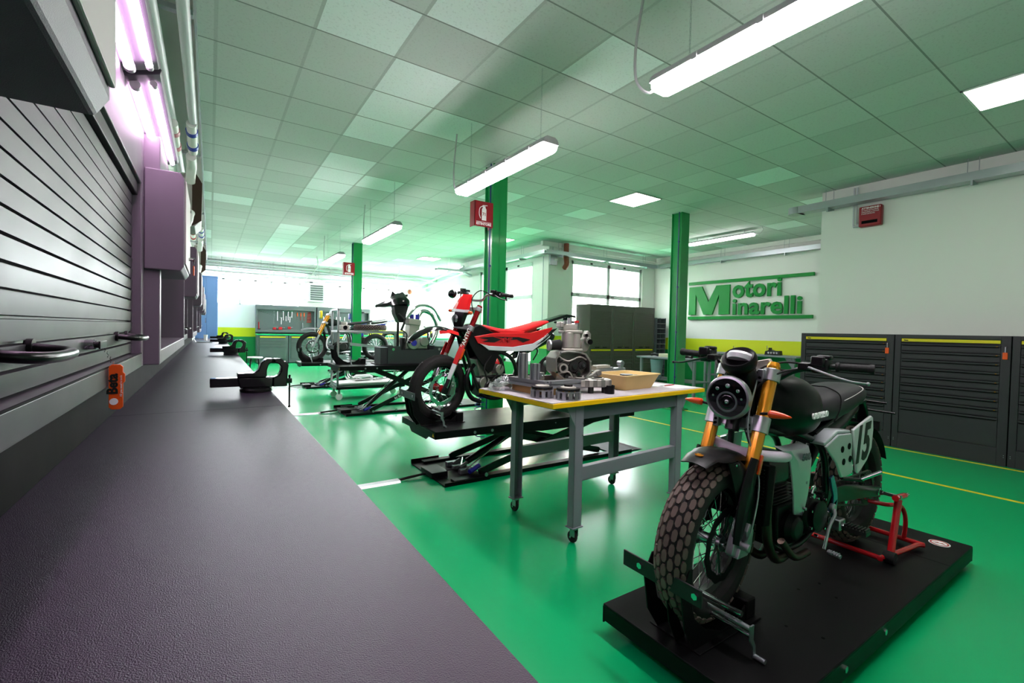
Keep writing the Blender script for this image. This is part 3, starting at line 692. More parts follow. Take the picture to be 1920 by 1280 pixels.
# laptop, jug and blue cabinet
t = thing('laptop', 'open silver laptop on the far end of the left bench', 'laptop', (-.12, 13.6, .9))
MB().box((-.17, -.12, .002), (.17, .12, .016)).build('base', 'alu_matte', t, bev=.004); MB().box((-.15, -.08, .016), (.13, .1, .018)).build('keyboard', 'rubber', t)
MB().box((-.006, -.12, 0), (.002, .12, .24), Matrix.Rotation(rad(-25), 3, 'Y'), (0, 0, 0)).build('lid', 'alu_matte', t, bev=.003, M0=Matrix.Translation((-.17, 0, .016)))
o = MB().lathe([(.04, 0), (.05, .15), (.052, .16), (.047, .158), (.037, .005)], n=20).build('plastic_jug', 'paper'); o.location = (-.1, 15.4, .9); tag(o, 'pale translucent jug on the far end of the left bench', 'jug')
t = thing('blue_cabinet', 'tall blue metal cabinet beyond the end of the left bench', 'cabinet', (-.1, 17.9, 0))
MB().box((-.3, 0, .04), (.31, .55, 2.93)).build('body', 'blue_cab', t, bev=.01); MB().box((-.29, -.015, .06), (.0, 0, 2.9)).build('door', 'blue_cab', t, bev=.004); MB().box((.006, -.015, .06), (.3, 0, 2.9)).build('door', 'blue_cab', t, bev=.004); MB().box((-.03, -.03, 1.4), (-.015, -.015, 1.55)).build('handle', 'chrome', t)
t = thing('stool', 'small round stool with white top between bench and green wall', 'stool', (.86, 12, 0))
MB().lathe([(.001, .6), (.16, .6), (.17, .615), (.16, .63), (.001, .63)], n=24).build('seat', 'white_paint', t)
for k in range(4):
    a = PI/4+k*PI/2; MB().tube([(.1*math.cos(a), .1*math.sin(a), .6), (.2*math.cos(a), .2*math.sin(a), 0)], .012, k=1).build('leg', 'satin_black', t)
# ================================================================ motorcycle pieces
def add_tyre(b, R, w, rimR, style, c=(0, 0, 0)):
    """tyre around the Y axis"""
    c = V(c); hw = w/2; pr = []
    ry = hw; rz = (R-rimR)*.62; zc = R-rz-.004
    N = 18
    for i in range(N+1):
        a = rad(-118+236*i/N); pr.append((zc+rz*math.cos(a), ry*math.sin(a)))
    pr = [(rimR-.004, -hw*.62)]+pr+[(rimR-.004, hw*.62)]
    b.m('tyre_black'); b.lathe(pr, c, (0, 1, 0), n=72, closed=True)
    b.m('tyre' if style != 'street' else 'tyre_black')
    def pt(th, ph, h):
        r = zc+(rz+h)*math.cos(ph); y = (ry+h)*math.sin(ph)
        return c+V((math.cos(th)*r, y, math.sin(th)*r))
    def block(th, ph, dth, dph, shape, skew=0, h=.005):
        if shape == 'hex': pl = [(-1, -.45), (-1, .45), (-.55, .95), (.55, .95), (1, .45), (1, -.45), (.55, -.95), (-.55, -.95)]
        else: pl = [(-1, -1), (-1, 1), (1, 1), (1, -1)]
        A = [b.v(pt(th+x*dth+y*skew, ph+y*dph, -.001)) for x, y in pl]; B = [b.v(pt(th+x*dth*.95+y*skew, ph+y*dph*.95, h)) for x, y in pl]
        b._f(B); n = len(A)
        for i in range(n): b._f([A[i], A[(i+1) % n], B[(i+1) % n], B[i]])
    if style == 'hex':
        n = 38; rows = 7; st = rad(20)
        for r in range(rows):
            ph = (r-(rows-1)/2)*st
            for k in range(n): block(2*PI*(k+(r % 2)*.5)/n, ph, 2*PI/n*.42, st*.43, 'hex', h=.0065)
    elif style == 'knob':
        n = 40
        for r in range(5):
            for k in range(n): block(2*PI*(k+(r % 2)*.5)/n, (r-2)*rad(26), 2*PI/n*.3, rad(9), 'q', h=.012)
    else:
        n = 30
        for sgn in (-1, 1):
            for k in range(n):
                block(2*PI*(k+(sgn > 0)*.5)/n, sgn*rad(33), 2*PI/n*.40, rad(27), 'q', skew=.09, h=.0028)
def wheel(parent, ctr, R, w, rimR, style, rim='satin_black', spoke='satin_black', hub='alu', nsp=36, disc=-1, dr=.15, dmat='alu_matte', nm='front_wheel', M0=None, rimw=.03):
    """disc: side the brake disc is on (-1 = towards -y)"""
    c = V(ctr); b = MB()
    b.lathe([(rimR, -rimw), (rimR+.006, -rimw-.004), (rimR+.004, -rimw+.008), (rimR-.014, -.012), (rimR-.016, .012), (rimR+.004, rimw-.008), (rimR+.006, rimw+.004), (rimR, rimw), (rimR-.018, .014), (rimR-.02, -.014)], c, (0, 1, 0), n=64, closed=True)
    o = b.build(nm, rim, parent, M0=M0)
    b = MB(); add_tyre(b, R, w, rimR, style, c); b.build('tyre', None, o, M0=M0)
    b = MB(); b.lathe([(.014, -.065), (.032, -.06), (.036, -.045), (.024, -.03), (.022, .03), (.036, .045), (.032, .06), (.014, .065)], c, (0, 1, 0), n=28); b.build('hub', hub, o, M0=M0)
    b = MB()
    for k in range(nsp):
        a = 2*PI*k/nsp; s = -1 if k % 2 else 1; a2 = a+(.45 if (k//2) % 2 else -.45)
        b.cyl(c+V((.033*math.cos(a2), s*.045, .033*math.sin(a2))), c+V(((rimR-.014)*math.cos(a), s*.006, (rimR-.014)*math.sin(a))), .0019, n=5, cap=False)
    b.build('spokes', spoke, o, M0=M0)
    if disc:
        y = disc*.068; b = MB(); n = 72; I, O, I2, O2 = [], [], [], []
        for k in range(n):
            a = 2*PI*k/n; ro = dr+.004*math.sin(a*12); ri = dr-.034+.003*math.sin(a*12)
            for L, rr, yy in ((I, ri, y-.002), (O, ro, y-.002), (I2, ri, y+.002), (O2, ro, y+.002)): L.append(b.v(c+V((rr*math.cos(a), yy, rr*math.sin(a)))))
        for k in range(n):
            j = (k+1) % n
            b._f([I[k], O[k], O[j], I[j]]); b._f([I2[k], I2[j], O2[j], O2[k]]); b._f([O[k], O2[k], O2[j], O[j]]); b._f([I[k], I[j], I2[j], I2[k]])
        b.build('brake_disc', dmat, o, M0=M0)
        b = MB()
        for k in range(6):
            a = 2*PI*k/6; b.tube([c+V((.036*math.cos(a), y*.8, .036*math.sin(a))), c+V(((dr-.03)*math.cos(a+.35), y, (dr-.03)*math.sin(a+.35)))], .005, n=6, k=1)
            b.cyl(c+V(((dr-.034)*math.cos(a+.35), y-.004, (dr-.034)*math.sin(a+.35))), c+V(((dr-.034)*math.cos(a+.35), y+.004, (dr-.034)*math.sin(a+.35))), .008, n=10)
        b.build('disc_carrier', 'satin_black', o, M0=M0)
    b = MB(); b.cyl(c+V((0, -.1, 0)), c+V((0, .1, 0)), .009); b.cyl(c+V((0, -.112, 0)), c+V((0, -.09, 0)), .017, n=6); b.build('axle', 'chrome', o, M0=M0)
    return o
def gear_engine(b, c, k=1.0):
    """finned cylinder and cases around c"""
    c = V(c)
def lever(parent, base, tip, mt='satin_black', nm='lever', M0=None):
    a, t = V(base), V(tip); d = t-a
    b = MB(); b.tube([a, a+d*.3+V((-.012, 0, -.004)), a+d*.7+V((-.014, 0, -.008)), t], lambda u: .006-.002*u, n=8); b.sphere(t, .008, n=10, m=6); b.build(nm, mt, parent, M0=M0)
# ================================================================ black scrambler in front
def front_bike():
    t = thing('motorcycle', 'matt black scrambler motorcycle with gold fork tubes on the low black platform', 'motorcycle', (1.80, 1.15, .137))
    R = .345; rake = rad(20.5); ax = V((math.sin(rake), 0, math.cos(rake))); A0 = V((0, 0, R))
    piv = A0+V((.035, 0, 0)); S = Matrix.Translation(piv) @ Matrix.Rotation(rad(6), 4, ax) @ Matrix.Translation(-piv)
    wheel(t, (0, 0, R), R, .14, .235, 'hex', rim='satin_black', spoke='chrome', hub='alu', disc=-1, dr=.155, dmat='steel_black', M0=S)
    fp = lambda s, y, off=0: A0+ax*s+V((math.cos(rake)*-off, y, -math.sin(rake)*-off))
    YF = .103
    for s in (-1, 1):
        y = s*YF
        b = MB(); b.cyl(fp(.30, y), fp(.80, y), .0275, n=28); b.cyl(fp(.27, y), fp(.30, y), .024, .0275, n=28); b.build('fork_tube', 'gold', t, M0=S)
        b = MB(); b.cyl(fp(.03, y), fp(.3, y), .020, n=24); b.build('fork_stanchion', 'chrome', t, M0=S)
        b = MB(); b.cyl(fp(.795, y), fp(.815, y), .029, .022, n=24); b.build('fork_cap', 'gold', t, M0=S)
        b = MB(); b.prism([(-.022, -.026), (.024, -.026), (.022, .03), (.015, .075), (-.010, .075), (-.02, .03)], fp(0, y-.014, .0), (-math.cos(rake), 0, math.sin(rake)), ax, (0, 1, 0), .032); b.build('fork_foot', 'alu_matte', t, bev=.004, M0=S)
        # long black fork guard
        yy = y+s*.012
        b = MB(); secs = []
        for k in range(9):
            u = k/8; q = .02+.36*u; wd = .022+.03*math.sin(u*PI)**.7*1.0+.012*u
            o = fp(q, yy, .012); e = V((-math.cos(rake), 0, math.sin(rake)))
            secs.append([(o+e*x*wd+V((0, s*d, 0)))[:] for x, d in ((-1, 0), (-.5, .014), (.5, .02), (1, .004), (1, -.002), (.5, .013), (-.5, .008), (-1, -.006))])
        b.loft(secs); b.build('fork_guard', 'plastic_black', t, M0=S)
    for q, h, nm, yw, n in ((.53, .07, 'lower_triple_clamp', .138, 3), (.755, .055, 'upper_triple_clamp', .136, 2)):
        b = MB()
        for s in (-1, 1): b.cyl(fp(q-h/2, s*YF), fp(q+h/2, s*YF), .036, n=32)
        e = V((-math.cos(rake), 0, math.sin(rake)))
        b.prism([(-.05, -YF), (.012, -YF), (.0, -.05), (.0, .05), (.012, YF), (-.05, YF), (-.075, .03), (-.075, -.03)], fp(q-h/2+.008, 0), e, (0, 1, 0), ax, h-.016)
        for s in (-1, 1): b.box(fp(q, s*(YF-.03))+V((-.045, -.012, -h/2)), fp(q, s*(YF-.03))+V((-.02, .012, h/2)))
        b.build(nm, 'alu', t, bev=.002, M0=S)
        b = MB()
        for s in (-1, 1):
            for k in range(n):
                p = fp(q+(k-(n-1)/2)*.02, s*(YF-.03), .0)+V((-.048, 0, 0)); b.cyl(p, p+V((.012, 0, 0)), .0062, n=10)
        b.build('clamp_screws', 'gap_black', t, M0=S)
    # headlight
    hc = fp(.60, 0, .13); hn = V((-1, -.03, .02)).normalized()
    b = MB(); b.lathe([(.001, -.085), (.05, -.08), (.08, -.05), (.093, -.01), (.094, .0)], hc, hn, n=40); b.build('headlight', 'satin_black', t, M0=S); hl = t.children[-1]
    b = MB(); b.lathe([(.082, .004), (.084, .014), (.092, .012), (.097, .0), (.095, -.016), (.088, -.016)], hc, hn, n=56, closed=True); b.build('headlight_ring', 'alu', t, M0=S)
    b = MB(); b.lathe([(.001, .009), (.04, .0095), (.083, .006), (.083, -.01), (.001, -.01)], hc, hn, n=48); b.build('headlight_lens', 'glass_dark', t, M0=S)
    b = MB(); uy = V((0, 1, 0)); uz = hn.cross(uy)*-1; uz = V((0, 0, 1))
    P = lambda y, z, k=.012: hc+hn*k+uy*y+uz*z
    b.lathe([(.036, 0), (.038, .003), (.044, .003), (.046, 0)], P(0, -.018, .0085), hn, n=40, closed=True)
    b.build('halo_ring', 'panel_grey', t, M0=S)
    b = MB(); b.lathe([(.001, 0), (.012, .003), (.022, .004), (.030, .001)], P(0, -.018, .009), hn, n=28); b.build('lamp_projector', 'gloss_black', t, M0=S)
    for y, z, r in ((-.045, .035, .008), (0, .052, .010), (.045, .035, .008), (-.062, .002, .005), (.062, .002, .005), (0, -.018, .009)):
        b = MB(); b.lathe([(.001, 0), (r*.5, .003), (r, .001)], P(y, z, .010), hn, n=14); b.build('led_lens', 'alu', t, M0=S)
    # instrument cowl over the headlight
    c0 = fp(.80, 0, .10)+V((0, 0, -.06)); b = MB(); cn = V((-.62, 0, .78)).normalized()
    b.lathe([(.001, -.05), (.045, -.05), (.066, -.035), (.075, -.008), (.074, .012), (.066, .022), (.058, .018), (.05, .006), (.001, .0)], c0+V((-.02, 0, .045)), cn, n=36)
    b.loft([ell(c0.x+dx, c0.z+dz, w_, h_, n=20) for dx, dz, w_, h_ in ((-.03, -.005, .05, .03), (.01, -.03, .062, .07), (.045, -.05, .058, .095), (.07, -.06, .03, .08))]); b.build('instrument_cowl', 'plastic_black', t, M0=S, smooth=50)
    b = MB(); nr = V((.85, 0, .55)); b.lathe([(.001, .012), (.055, .012), (.06, .0), (.055, -.02)], c0+V((.0, 0, .055)), (.45, 0, .89), n=32); b.build('instrument', 'pale_panel', t, M0=S)
    # handlebar
    hb = fp(.83, 0, -.03)+V((0, 0, -.10)); b = MB()
    b.tube([hb+V(p) for p in ((.11, -.40, .10), (.075, -.28, .095), (.03, -.17, .07), (.0, -.09, .015), (0, 0, 0), (.0, .09, .015), (.03, .17, .07), (.075, .28, .095), (.11, .40, .10))], .0125, n=14); b.build('handlebar', 'satin_black', t, M0=S)
    b = MB(); b.tube([hb+V((.02, -.14, .062)), hb+V((.02, .14, .062))], .008, k=1); b.build('crossbar', 'satin_black', t, M0=S)
    b = MB(); b.tube([hb+V((.018, -.085, .065)), hb+V((.018, .085, .065))], .019, n=12, k=1); b.build('bar_pad', 'paper', t, M0=S)
    b = MB(); b.prism([(-.10, -.03), (.10, -.03), (.10, .0), (.07, .05), (.0, .03), (-.07, .05), (-.1, .0)], fp(.79, 0, -.03), (0, 1, 0), (0, 0, 1), (1, 0, 0), .03); b.build('bar_riser', 'cast_light', t, bev=.004, M0=S)
    for s in (-1, 1):
        a, e = hb+V((.085, s*.30, .097)), hb+V((.112, s*.425, .10)); d = (e-a).normalized()
        b = MB(); pr = [(.0165, 0), (.021, .004), (.021, .012), (.0168, .016)]+[(x, .02+i*.012+dz) for i in range(8) for x, dz in ((.0172, 0), (.016, .004), (.0172, .008))]+[(.02, .12), (.02, .132), (.008, .134)]
        b.lathe(pr, a, d, n=18); b.build('grip', 'rubber', t, M0=S)
        m_ = hb+V((.07, s*.255, .095)); b = MB(); b.box(m_+V((-.035, -.03, -.03)), m_+V((.03, .03, .035))); b.box(m_+V((-.055, -.022, .0)), m_+V((-.03, .03, .045))); b.box(m_+V((-.02, -.035, .03)), m_+V((.02, .02, .05))); b.build('switch_housing', 'satin_black', t, bev=.007, M0=S)
        m2 = hb+V((.045, s*.205, .09)); b = MB(); b.cyl(m2+V((0, -.02, 0)), m2+V((0, .02, 0)), .022, n=14); b.box(m2+V((-.05, -.02, -.012)), m2+V((-.01, .02, .016))); b.build('lever_perch', 'satin_black', t, bev=.003, M0=S)
        lever(t, m2+V((-.045, s*.02, 0)), hb+V((.03, s*.43, .045)), mt='alu_matte' if s < 0 else 'satin_black', M0=S)
    b = MB()
    for s in (-1, 1):
        b.tube([hb+V((.04, s*.20, .08)), hb+V((-.06, s*.14, .06)), hb+V((-.10, s*.06, -.02)), hb+V((-.04, s*.03, -.14))], .005)
        b.tube([hb+V((.05, s*.22, .10)), hb+V((-.02, s*.12, .10)), hb+V((-.06, s*.04, .04)), hb+V((.0, s*.06, -.12))], .0045)
    b.build('control_cable', 'rubber', t, M0=S)
    # brake hose
    b = MB(); b.tube([fp(.72, -.06, .03), fp(.5, -.075, .05), fp(.3, -.13, -.04), fp(.1, -.14, -.05), fp(.03, -.12, -.06)], .004); b.build('brake_hose', 'galv', t, M0=S)
    # indicators
    for s in (-1, 1):
        c = fp(.575, s*.145, .055); b = MB(); b.tube([fp(.575, s*.10, .02), c], .006, k=1); b.build('indicator_stalk', 'rubber', t, M0=S)
        b = MB(); b.loft([[(c+V((0, s*y, 0))+V((.016*h*math.cos(2*PI*i/12), 0, .017*h*math.sin(2*PI*i/12))))[:] for i in range(12)] for y, h in ((0, .5), (.006, .95), (.025, 1), (.06, .7), (.085, .3), (.09, .05))]); b.build('indicator', 'amber', t, M0=S)
    # front fender: short, arched high over the tyre
    b = MB(); secs = []
    for k in range(13):
        a = rad(112-6.2*k) if k else rad(116); r = R+.04+.012*(k < 2)
        hw = .088*(.6+.4*min(1, k/3)) if k < 9 else .085-.003*(k-9)
        ctr = V((math.cos(a)*r, 0, R+math.sin(a)*r)); nn_ = V((math.cos(a), 0, math.sin(a)))
        secs.append([(ctr+V((0, y*hw, 0))+nn_*z)[:] for y, z in ((-1.05, -.022*min(1, .25+k/4)), (-.9, -.006*min(1, k/3)), (-.5, .006), (0, .010), (.5, .006), (.9, -.006*min(1, k/3)), (1.05, -.022*min(1, .25+k/4)), (.9, -.006-.005*min(1, k/3)), (.5, .001), (0, .005), (-.5, .001), (-.9, -.006-.005*min(1, k/3)))])
    b.loft(secs); b.build('front_fender', 'matt_black', t, M0=S, smooth=60)
    b = MB(); a = rad(108); ctr = V((math.cos(a)*(R+.062), 0, R+math.sin(a)*(R+.062))); b.prism([(.02*math.cos(2*PI*i/7*3)+0*i, .012*math.sin(2*PI*i/7*3)) for i in range(7)], ctr, (0, 1, 0), (-math.sin(a), 0, math.cos(a)), (math.cos(a), 0, math.sin(a)), .002); b.build('fender_badge', 'gold', t, M0=S)
    # side panels joining fender and fork
    for s in (-1, 1):
        b = MB(); secs = []
        for k in range(10):
            u = k/9; top = V((.03+.10*u*(1-u)*2, s*.085, R+.355-.02*u)); p = V((-.0+.165*math.sin(u*1.25), s*(.088+.02*math.sin(u*PI)), R+.36-.36*u**1.15)); wd = .045+.04*math.sin(PI*min(1, u*1.15))
            secs.append([(p+V((x*wd, s*d, 0)))[:] for x, d in ((-1, -.004), (-.4, .010), (.4, .012), (1, .0), (1, -.005), (.4, .006), (-.4, .004), (-1, -.009))])
        b.loft(secs); b.build('fender_stay', 'matt_black', t, M0=S, smooth=60)
        b = MB()
        for dx in (.0, .025): b.cyl((-.01+dx, s*.098, R+.35), (-.01+dx, s*.102, R+.35), .005, n=8)
        b.build('stay_screw', 'chrome', t, M0=S)
    # caliper
    b = MB(); c = V((.045, -.085, R+.015)); b.prism([(-.05, -.05), (.04, -.06), (.075, -.03), (.085, .04), (.05, .075), (.02, .05), (.03, .0), (-.03, -.01)], c+V((0, -.045, 0)), (1, 0, 0), (0, 0, 1), (0, 1, 0), .05)
    b.cyl(c+V((-.02, -.075, .0)), c+V((-.02, -.0, .0)), .016, n=14); b.cyl(c+V((.03, -.055, -.03)), c+V((.03, .0, -.03)), .012); b.build('brake_caliper', 'alu_matte', t, bev=.004, M0=S)
    # reflector
    b = MB(); p = fp(.36, -YF-.03, -.01); b.box(p+V((-.01, -.006, -.04)), p+V((.01, .004, .045)), Matrix.Rotation(rake, 3, 'Y')); b.build('reflector', 'amber', t, bev=.003, M0=S)
    # ------------- fixed body
    secs = [ell(.27, .93, .05, .06), ell(.29, .92, .105, .105), ell(.34, .91, .15, .135), ell(.43, .90, .18, .155), ell(.54, .89, .188, .16), ell(.64, .875, .172, .15), ell(.71, .86, .14, .12), ell(.755, .85, .09, .085), ell(.775, .845, .04, .045)]
    b = MB(); b.loft(secs); b.build('fuel_tank', 'matt_black', t, smooth=60, sub=1)
    text('CABALLERO', .036, frame((.475, -.192, .852), (1, .05, 0), (0, .05, 1)), 'ink_white', t, name='tank_badge', bold=.001, sx=.9, ext=.003)
    b = MB(); b.lathe([(.03, 0), (.032, .008), (.025, .012), (.001, .012)], (.42, 0, 1.02), (0, 0, 1), n=24); b.build('fuel_cap', 'satin_black', t)
    secs = [ell(.70, .845, .07, .05, p=2.6), ell(.74, .85, .115, .065, p=2.6), ell(.84, .855, .135, .08, p=2.6), ell(.98, .865, .145, .085, p=2.6), ell(1.12, .89, .145, .075, p=2.6), ell(1.24, .905, .135, .065, p=2.6), ell(1.33, .91, .11, .05, p=2.6), ell(1.38, .91, .07, .03, p=2.6)]
    b = MB(); b.loft(secs); b.build('seat', 'leather', t, smooth=60, sub=1)
    b = MB(); b.tube([(.82, -.145, .80), (.88, -.146, .86), (.94, -.12, .925), (.97, -.05, .955), (.975, 0, .957), (.97, .05, .955), (.94, .12, .925)], .003, n=6); b.build('seat_seam', 'gap_black', t)
    b = MB(); b.tube([(.93, -.146, .90), (1.08, -.146, .925), (1.22, -.125, .945), (1.28, -.06, .955), (1.28, .06, .955)], .0018, n=6); b.build('seat_stitching', 'beige_box', t)
    # frame
    b = MB()
    for s in (-1, 1):
        b.tube([(.20, s*.03, .87), (.32, s*.075, .80), (.55, s*.10, .76), (.78, s*.11, .66), (.84, s*.11, .45), (.82, s*.1, .34)], .016, n=12)
        b.tube([(.21, s*.03, .84), (.26, s*.07, .62), (.30, s*.09, .36), (.38, s*.1, .25), (.60, s*.1, .22), (.82, s*.1, .30)], .014, n=12)
        b.tube([(.72, s*.10, .74), (.95, s*.10, .80), (1.2, s*.09, .85), (1.42, s*.07, .86)], .011, n=10)
        b.tube([(.84, s*.10, .52), (1.0, s*.1, .68), (1.18, s*.09, .83)], .010, n=10)
    b.cyl((.155, 0, .80), (.215, 0, .96), .03, n=20)
    b.build('frame', 'satin_black', t)
    # pale tube crossing ahead of the tank
    b = MB(); b.tube([(.22, .13, .74), (.19, .11, .73), (.18, .04, .715), (.20, -.05, .70), (.26, -.12, .695), (.33, -.145, .69), (.36, -.14, .69)], lambda u: .024 if .04 < u < .96 else .018, n=18); b.build('upper_pipe', 'pale_lilac', t)
    # radiator with shroud
    b = MB(); b.box((.20, -.14, .40), (.255, .14, .66), Matrix.Rotation(rad(8), 3, 'Y')); b.build('radiator', 'gap_black', t, bev=.004)
    rr = t.children[-1]
    b = MB()
    for i in range(16): b.box((.192, -.13, .41+i*.0155), (.20, .13, .415+i*.0155))
    b.build('radiator_fins', 'steel_black', t, smooth=0)
    for s in (-1, 1):
        b = MB(); secs = []
        for z, x0, x1, y_, d in ((.735, .30, .50, .135, 0), (.72, .31, .52, .168, .004), (.665, .36, .53, .178, .004), (.60, .385, .53, .176, .004), (.50, .42, .525, .170, .004), (.42, .445, .51, .162, .004), (.40, .46, .50, .158, .0)):
            secs.append([(x0, s*(y_-.02), z), (x0+.03, s*y_, z), (x1-.03, s*(y_+.006), z), (x1, s*(y_-.008), z), (x1-.002, s*(y_-.014), z), (x1-.03, s*(y_-.002), z), (x0+.03, s*(y_-.008), z), (x0, s*(y_-.026), z)])
        b.loft(secs); b.build('radiator_shroud', 'silver_panel', t, smooth=30)
        b = MB()
        for x, z in ((.475, .56), (.47, .44)): b.cyl((x, s*.17, z), (x, s*.182, z), .007, n=10)
        b.build('shroud_screw', 'alu', t)
    text('500', .04, frame((.405, -.187, .672), (1, -.05, 0), (0, 0, 1)), 'panel_grey', t, name='shroud_number', bold=.0025, sx=1.15)
    # side cover with four holes
    b = MB(); X = [(.66, .70), (.80, .745), (.955, .735), (.965, .70), (.965, .60), (.985, .56), (.98, .525), (.90, .515), (.85, .52), (.79, .60), (.70, .67)]
    bm_poly = X; H = [(.845, .665), (.925, .672), (.865, .60), (.94, .605)]
    b.prism(X, (0, -.176, 0), (1, 0, 0), (0, 0, 1), (0, 1, 0), .012); b.prism([(.67, .70), (.80, .745), (.955, .735), (.955, .75), (.80, .765), (.66, .72)], (0, -.17, 0), (1, 0, 0), (0, 0, 1), (0, 1, 0), .07); b.build('heat_shield', 'silver_panel', t, bev=.006)
    hs = t.children[-1]
    for x, z in H:
        b = MB(); b.cyl((x, -.1785, z), (x, -.175, z), .0165, n=20); b.build('shield_hole', 'gap_black', t)
    b = MB(); b.lathe([(.0165, 0), (.0195, .0), (.0195, .002), (.0165, .002)], (0, 0, 0), (0, -1, 0), n=20); b.bm.free()
    b = MB(); X = [(1.0, .745), (1.235, .80), (1.26, .79), (1.27, .72), (1.255, .62), (1.20, .56), (1.09, .50), (1.07, .51), (1.03, .64)]
    b.prism(X, (0, -.165, 0), (1, 0, 0), (0, 0, 1), (0, 1, 0), .014); b.build('number_plate', 'pale_panel', t, bev=.006)
    text('15', .27, frame((1.015, -.1662, .565), (1, 0, .10), (.18, 0, 1)), 'black_ink', t, name='race_number', bold=.010, sx=.72)
    b = MB(); b.loft([ell(.80, .72, .12, .05), ell(1.0, .76, .12, .055), ell(1.25, .83, .10, .045), ell(1.36, .86, .06, .03)]); b.build('airbox', 'satin_black', t)
    # engine
    b = MB(); b.lathe([(.001, -.15), (.06, -.15), (.09, -.135), (.105, -.10), (.11, .10), (.09, .14), (.001, .15)], (.66, 0, .36), (0, 1, 0), n=32)
    b.lathe([(.001, -.155), (.05, -.15), (.075, -.12), (.08, .11), (.001, .13)], (.48, 0, .33), (0, 1, 0), n=28)
    b.box((.38, -.10, .24), (.78, .10, .44)); b.build('crankcase', 'matt_black', t, bev=.01)
    b = MB(); T0 = V((.47, 0, .42)); ax2 = V((-.18, 0, 1)).normalized()
    b.loft([[(T0+ax2*q+V((x*w_, y*w_, 0)))[:] for x, y in ((-1, -.9), (1, -.9), (1, .9), (-1, .9))] for q, w_ in ((0, .075), (.12, .075), (.121, .082), (.20, .086), (.24, .07), (.26, .06))])
    for i in range(6): b.loft([[(T0+ax2*(q)+V((x*.088, y*.088, 0)))[:] for x, y in ((-1, -.95), (1, -.95), (1, .95), (-1, .95))] for q in (.02+i*.016, .024+i*.016)])
    b.build('cylinder', 'satin_black', t, bev=.003)
    b = MB(); b.lathe([(.07, -.158), (.075, -.165), (.05, -.17), (.001, -.17)], (.66, 0, .36), (0, 1, 0), n=32); b.build('clutch_cover', 'plastic_black', t)
    b = MB()
    for k in range(7):
        a = 2*PI*k/7; p = V((.66+.092*math.cos(a), -.15, .36+.092*math.sin(a))); b.cyl(p, p+V((0, -.014, 0)), .006, n=8)
    b.tube([(.56, -.16, .47), (.58, -.165, .52), (.60, -.16, .50)], .006); b.cyl((.565, -.15, .48), (.565, -.175, .48), .012, n=10)
    b.build('engine_bolts', 'chrome', t)
    # exhaust headers
    b = MB(); b.tube([(.42, -.05, .60), (.32, -.09, .55), (.285, -.10, .42), (.31, -.10, .28), (.38, -.10, .20), (.50, -.09, .20), (.56, -.02, .22)], .021, n=16)
    b.tube([(.42, .05, .60), (.30, .04, .54), (.26, .02, .40), (.29, .0, .26), (.40, -.02, .18), (.55, .02, .20), (.7, .10, .24)], .021, n=16)
    b.build('exhaust_header', 'header', t)
    b = MB(); b.tube([(.36, -.13, .30), (.44, -.15, .215), (.58, -.145, .20)], .017, n=12); b.build('crash_bar', 'header', t)
    b = MB(); b.loft([[(x, .13+r*math.cos(2*PI*i/20), z+r*math.sin(2*PI*i/20)) for i in range(20)] for x, z, r in ((.85, .42, .03), (.95, .5, .05), (1.45, .72, .055), (1.5, .74, .04))]); b.build('silencer', 'satin_black', t)
    # swingarm, chain side
    b = MB()
    for s in (-1, 1): b.loft([[(x, s*y+dy, z+dz) for dy, dz in ((-.014, -h), (.014, -h), (.014, h), (-.014, h))] for x, y, z, h in ((.80, .10, .40, .035), (1.0, .115, .40, .045), (1.25, .12, .365, .038), (1.46, .12, .33, .03), (1.53, .12, .325, .022))])
    b.cyl((.82, -.12, .4), (.82, .12, .4), .03); b.build('swingarm', 'satin_black', t, bev=.004)
    b = MB(); b.tube([(.86, 0, .55), (1.1, 0, .76)], .035, n=16, k=1); b.build('shock_absorber', 'satin_black', t)
    b = MB(); b.tube([(.80, .0, .46), (1.02, .0, .66)], .042, n=16, k=1); b.bm.free()
    wheel(t, (1.435, 0, R), R, .14, .225, 'hex', rim='satin_black', spoke='satin_black', hub='steel_black', disc=0, nm='rear_wheel')
    b = MB(); b.lathe([(.07, -.004), (.095, -.004), (.095, .004), (.07, .004)], (1.435, -.09, R), (0, 1, 0), n=40, closed=True)
    for k in range(30):
        a = 2*PI*k/30; b.cbox((1.435+.098*math.cos(a), -.09, R+.098*math.sin(a)), (.009, .006, .009))
    b.build('sprocket', 'cast_dark', t, smooth=0)
    b = MB(); b.tube([(.82, -.09, .45), (1.435, -.09, R+.10)], .006, n=6, k=1); b.tube([(.82, -.09, .36), (1.435, -.09, R-.10)], .006, n=6, k=1); b.build('drive_chain', 'cast_dark', t)
    b = MB(); b.cyl((1.45, -.145, .33), (1.45, -.115, .33), .016, n=6); b.cyl((1.5, -.135, .335), (1.5, -.12, .335), .008); b.build('rear_axle', 'chrome', t)
    # footpeg hanger
    b = MB(); b.prism([(.80, .52), (.83, .53), (.875, .455), (.885, .40), (.875, .325), (.86, .29), (.84, .29), (.845, .36), (.80, .365), (.795, .35), (.84, .335), (.845, .42), (.82, .47)], (0, -.15, 0), (1, 0, 0), (0, 0, 1), (0, 1, 0), .014)
    b.build('footpeg_hanger', 'blue_alu', t, bev=.003)
    b = MB(); b.cyl((.82, -.165, .365), (.82, -.14, .365), .024, n=18); b.box((.83, -.185, .255), (.895, -.13, .31)); b.box((.84, -.2, .265), (.885, -.18, .29)); b.build('footpeg_mount', 'alu', t, bev=.006)
    b = MB(); b.box((.84, -.29, .265), (.895, -.19, .285))
    for k in range(7): b.box((.84, -.287+k*.014, .285), (.895, -.281+k*.014, .296))
    b.build('footpeg', 'cast_dark', t, smooth=0)
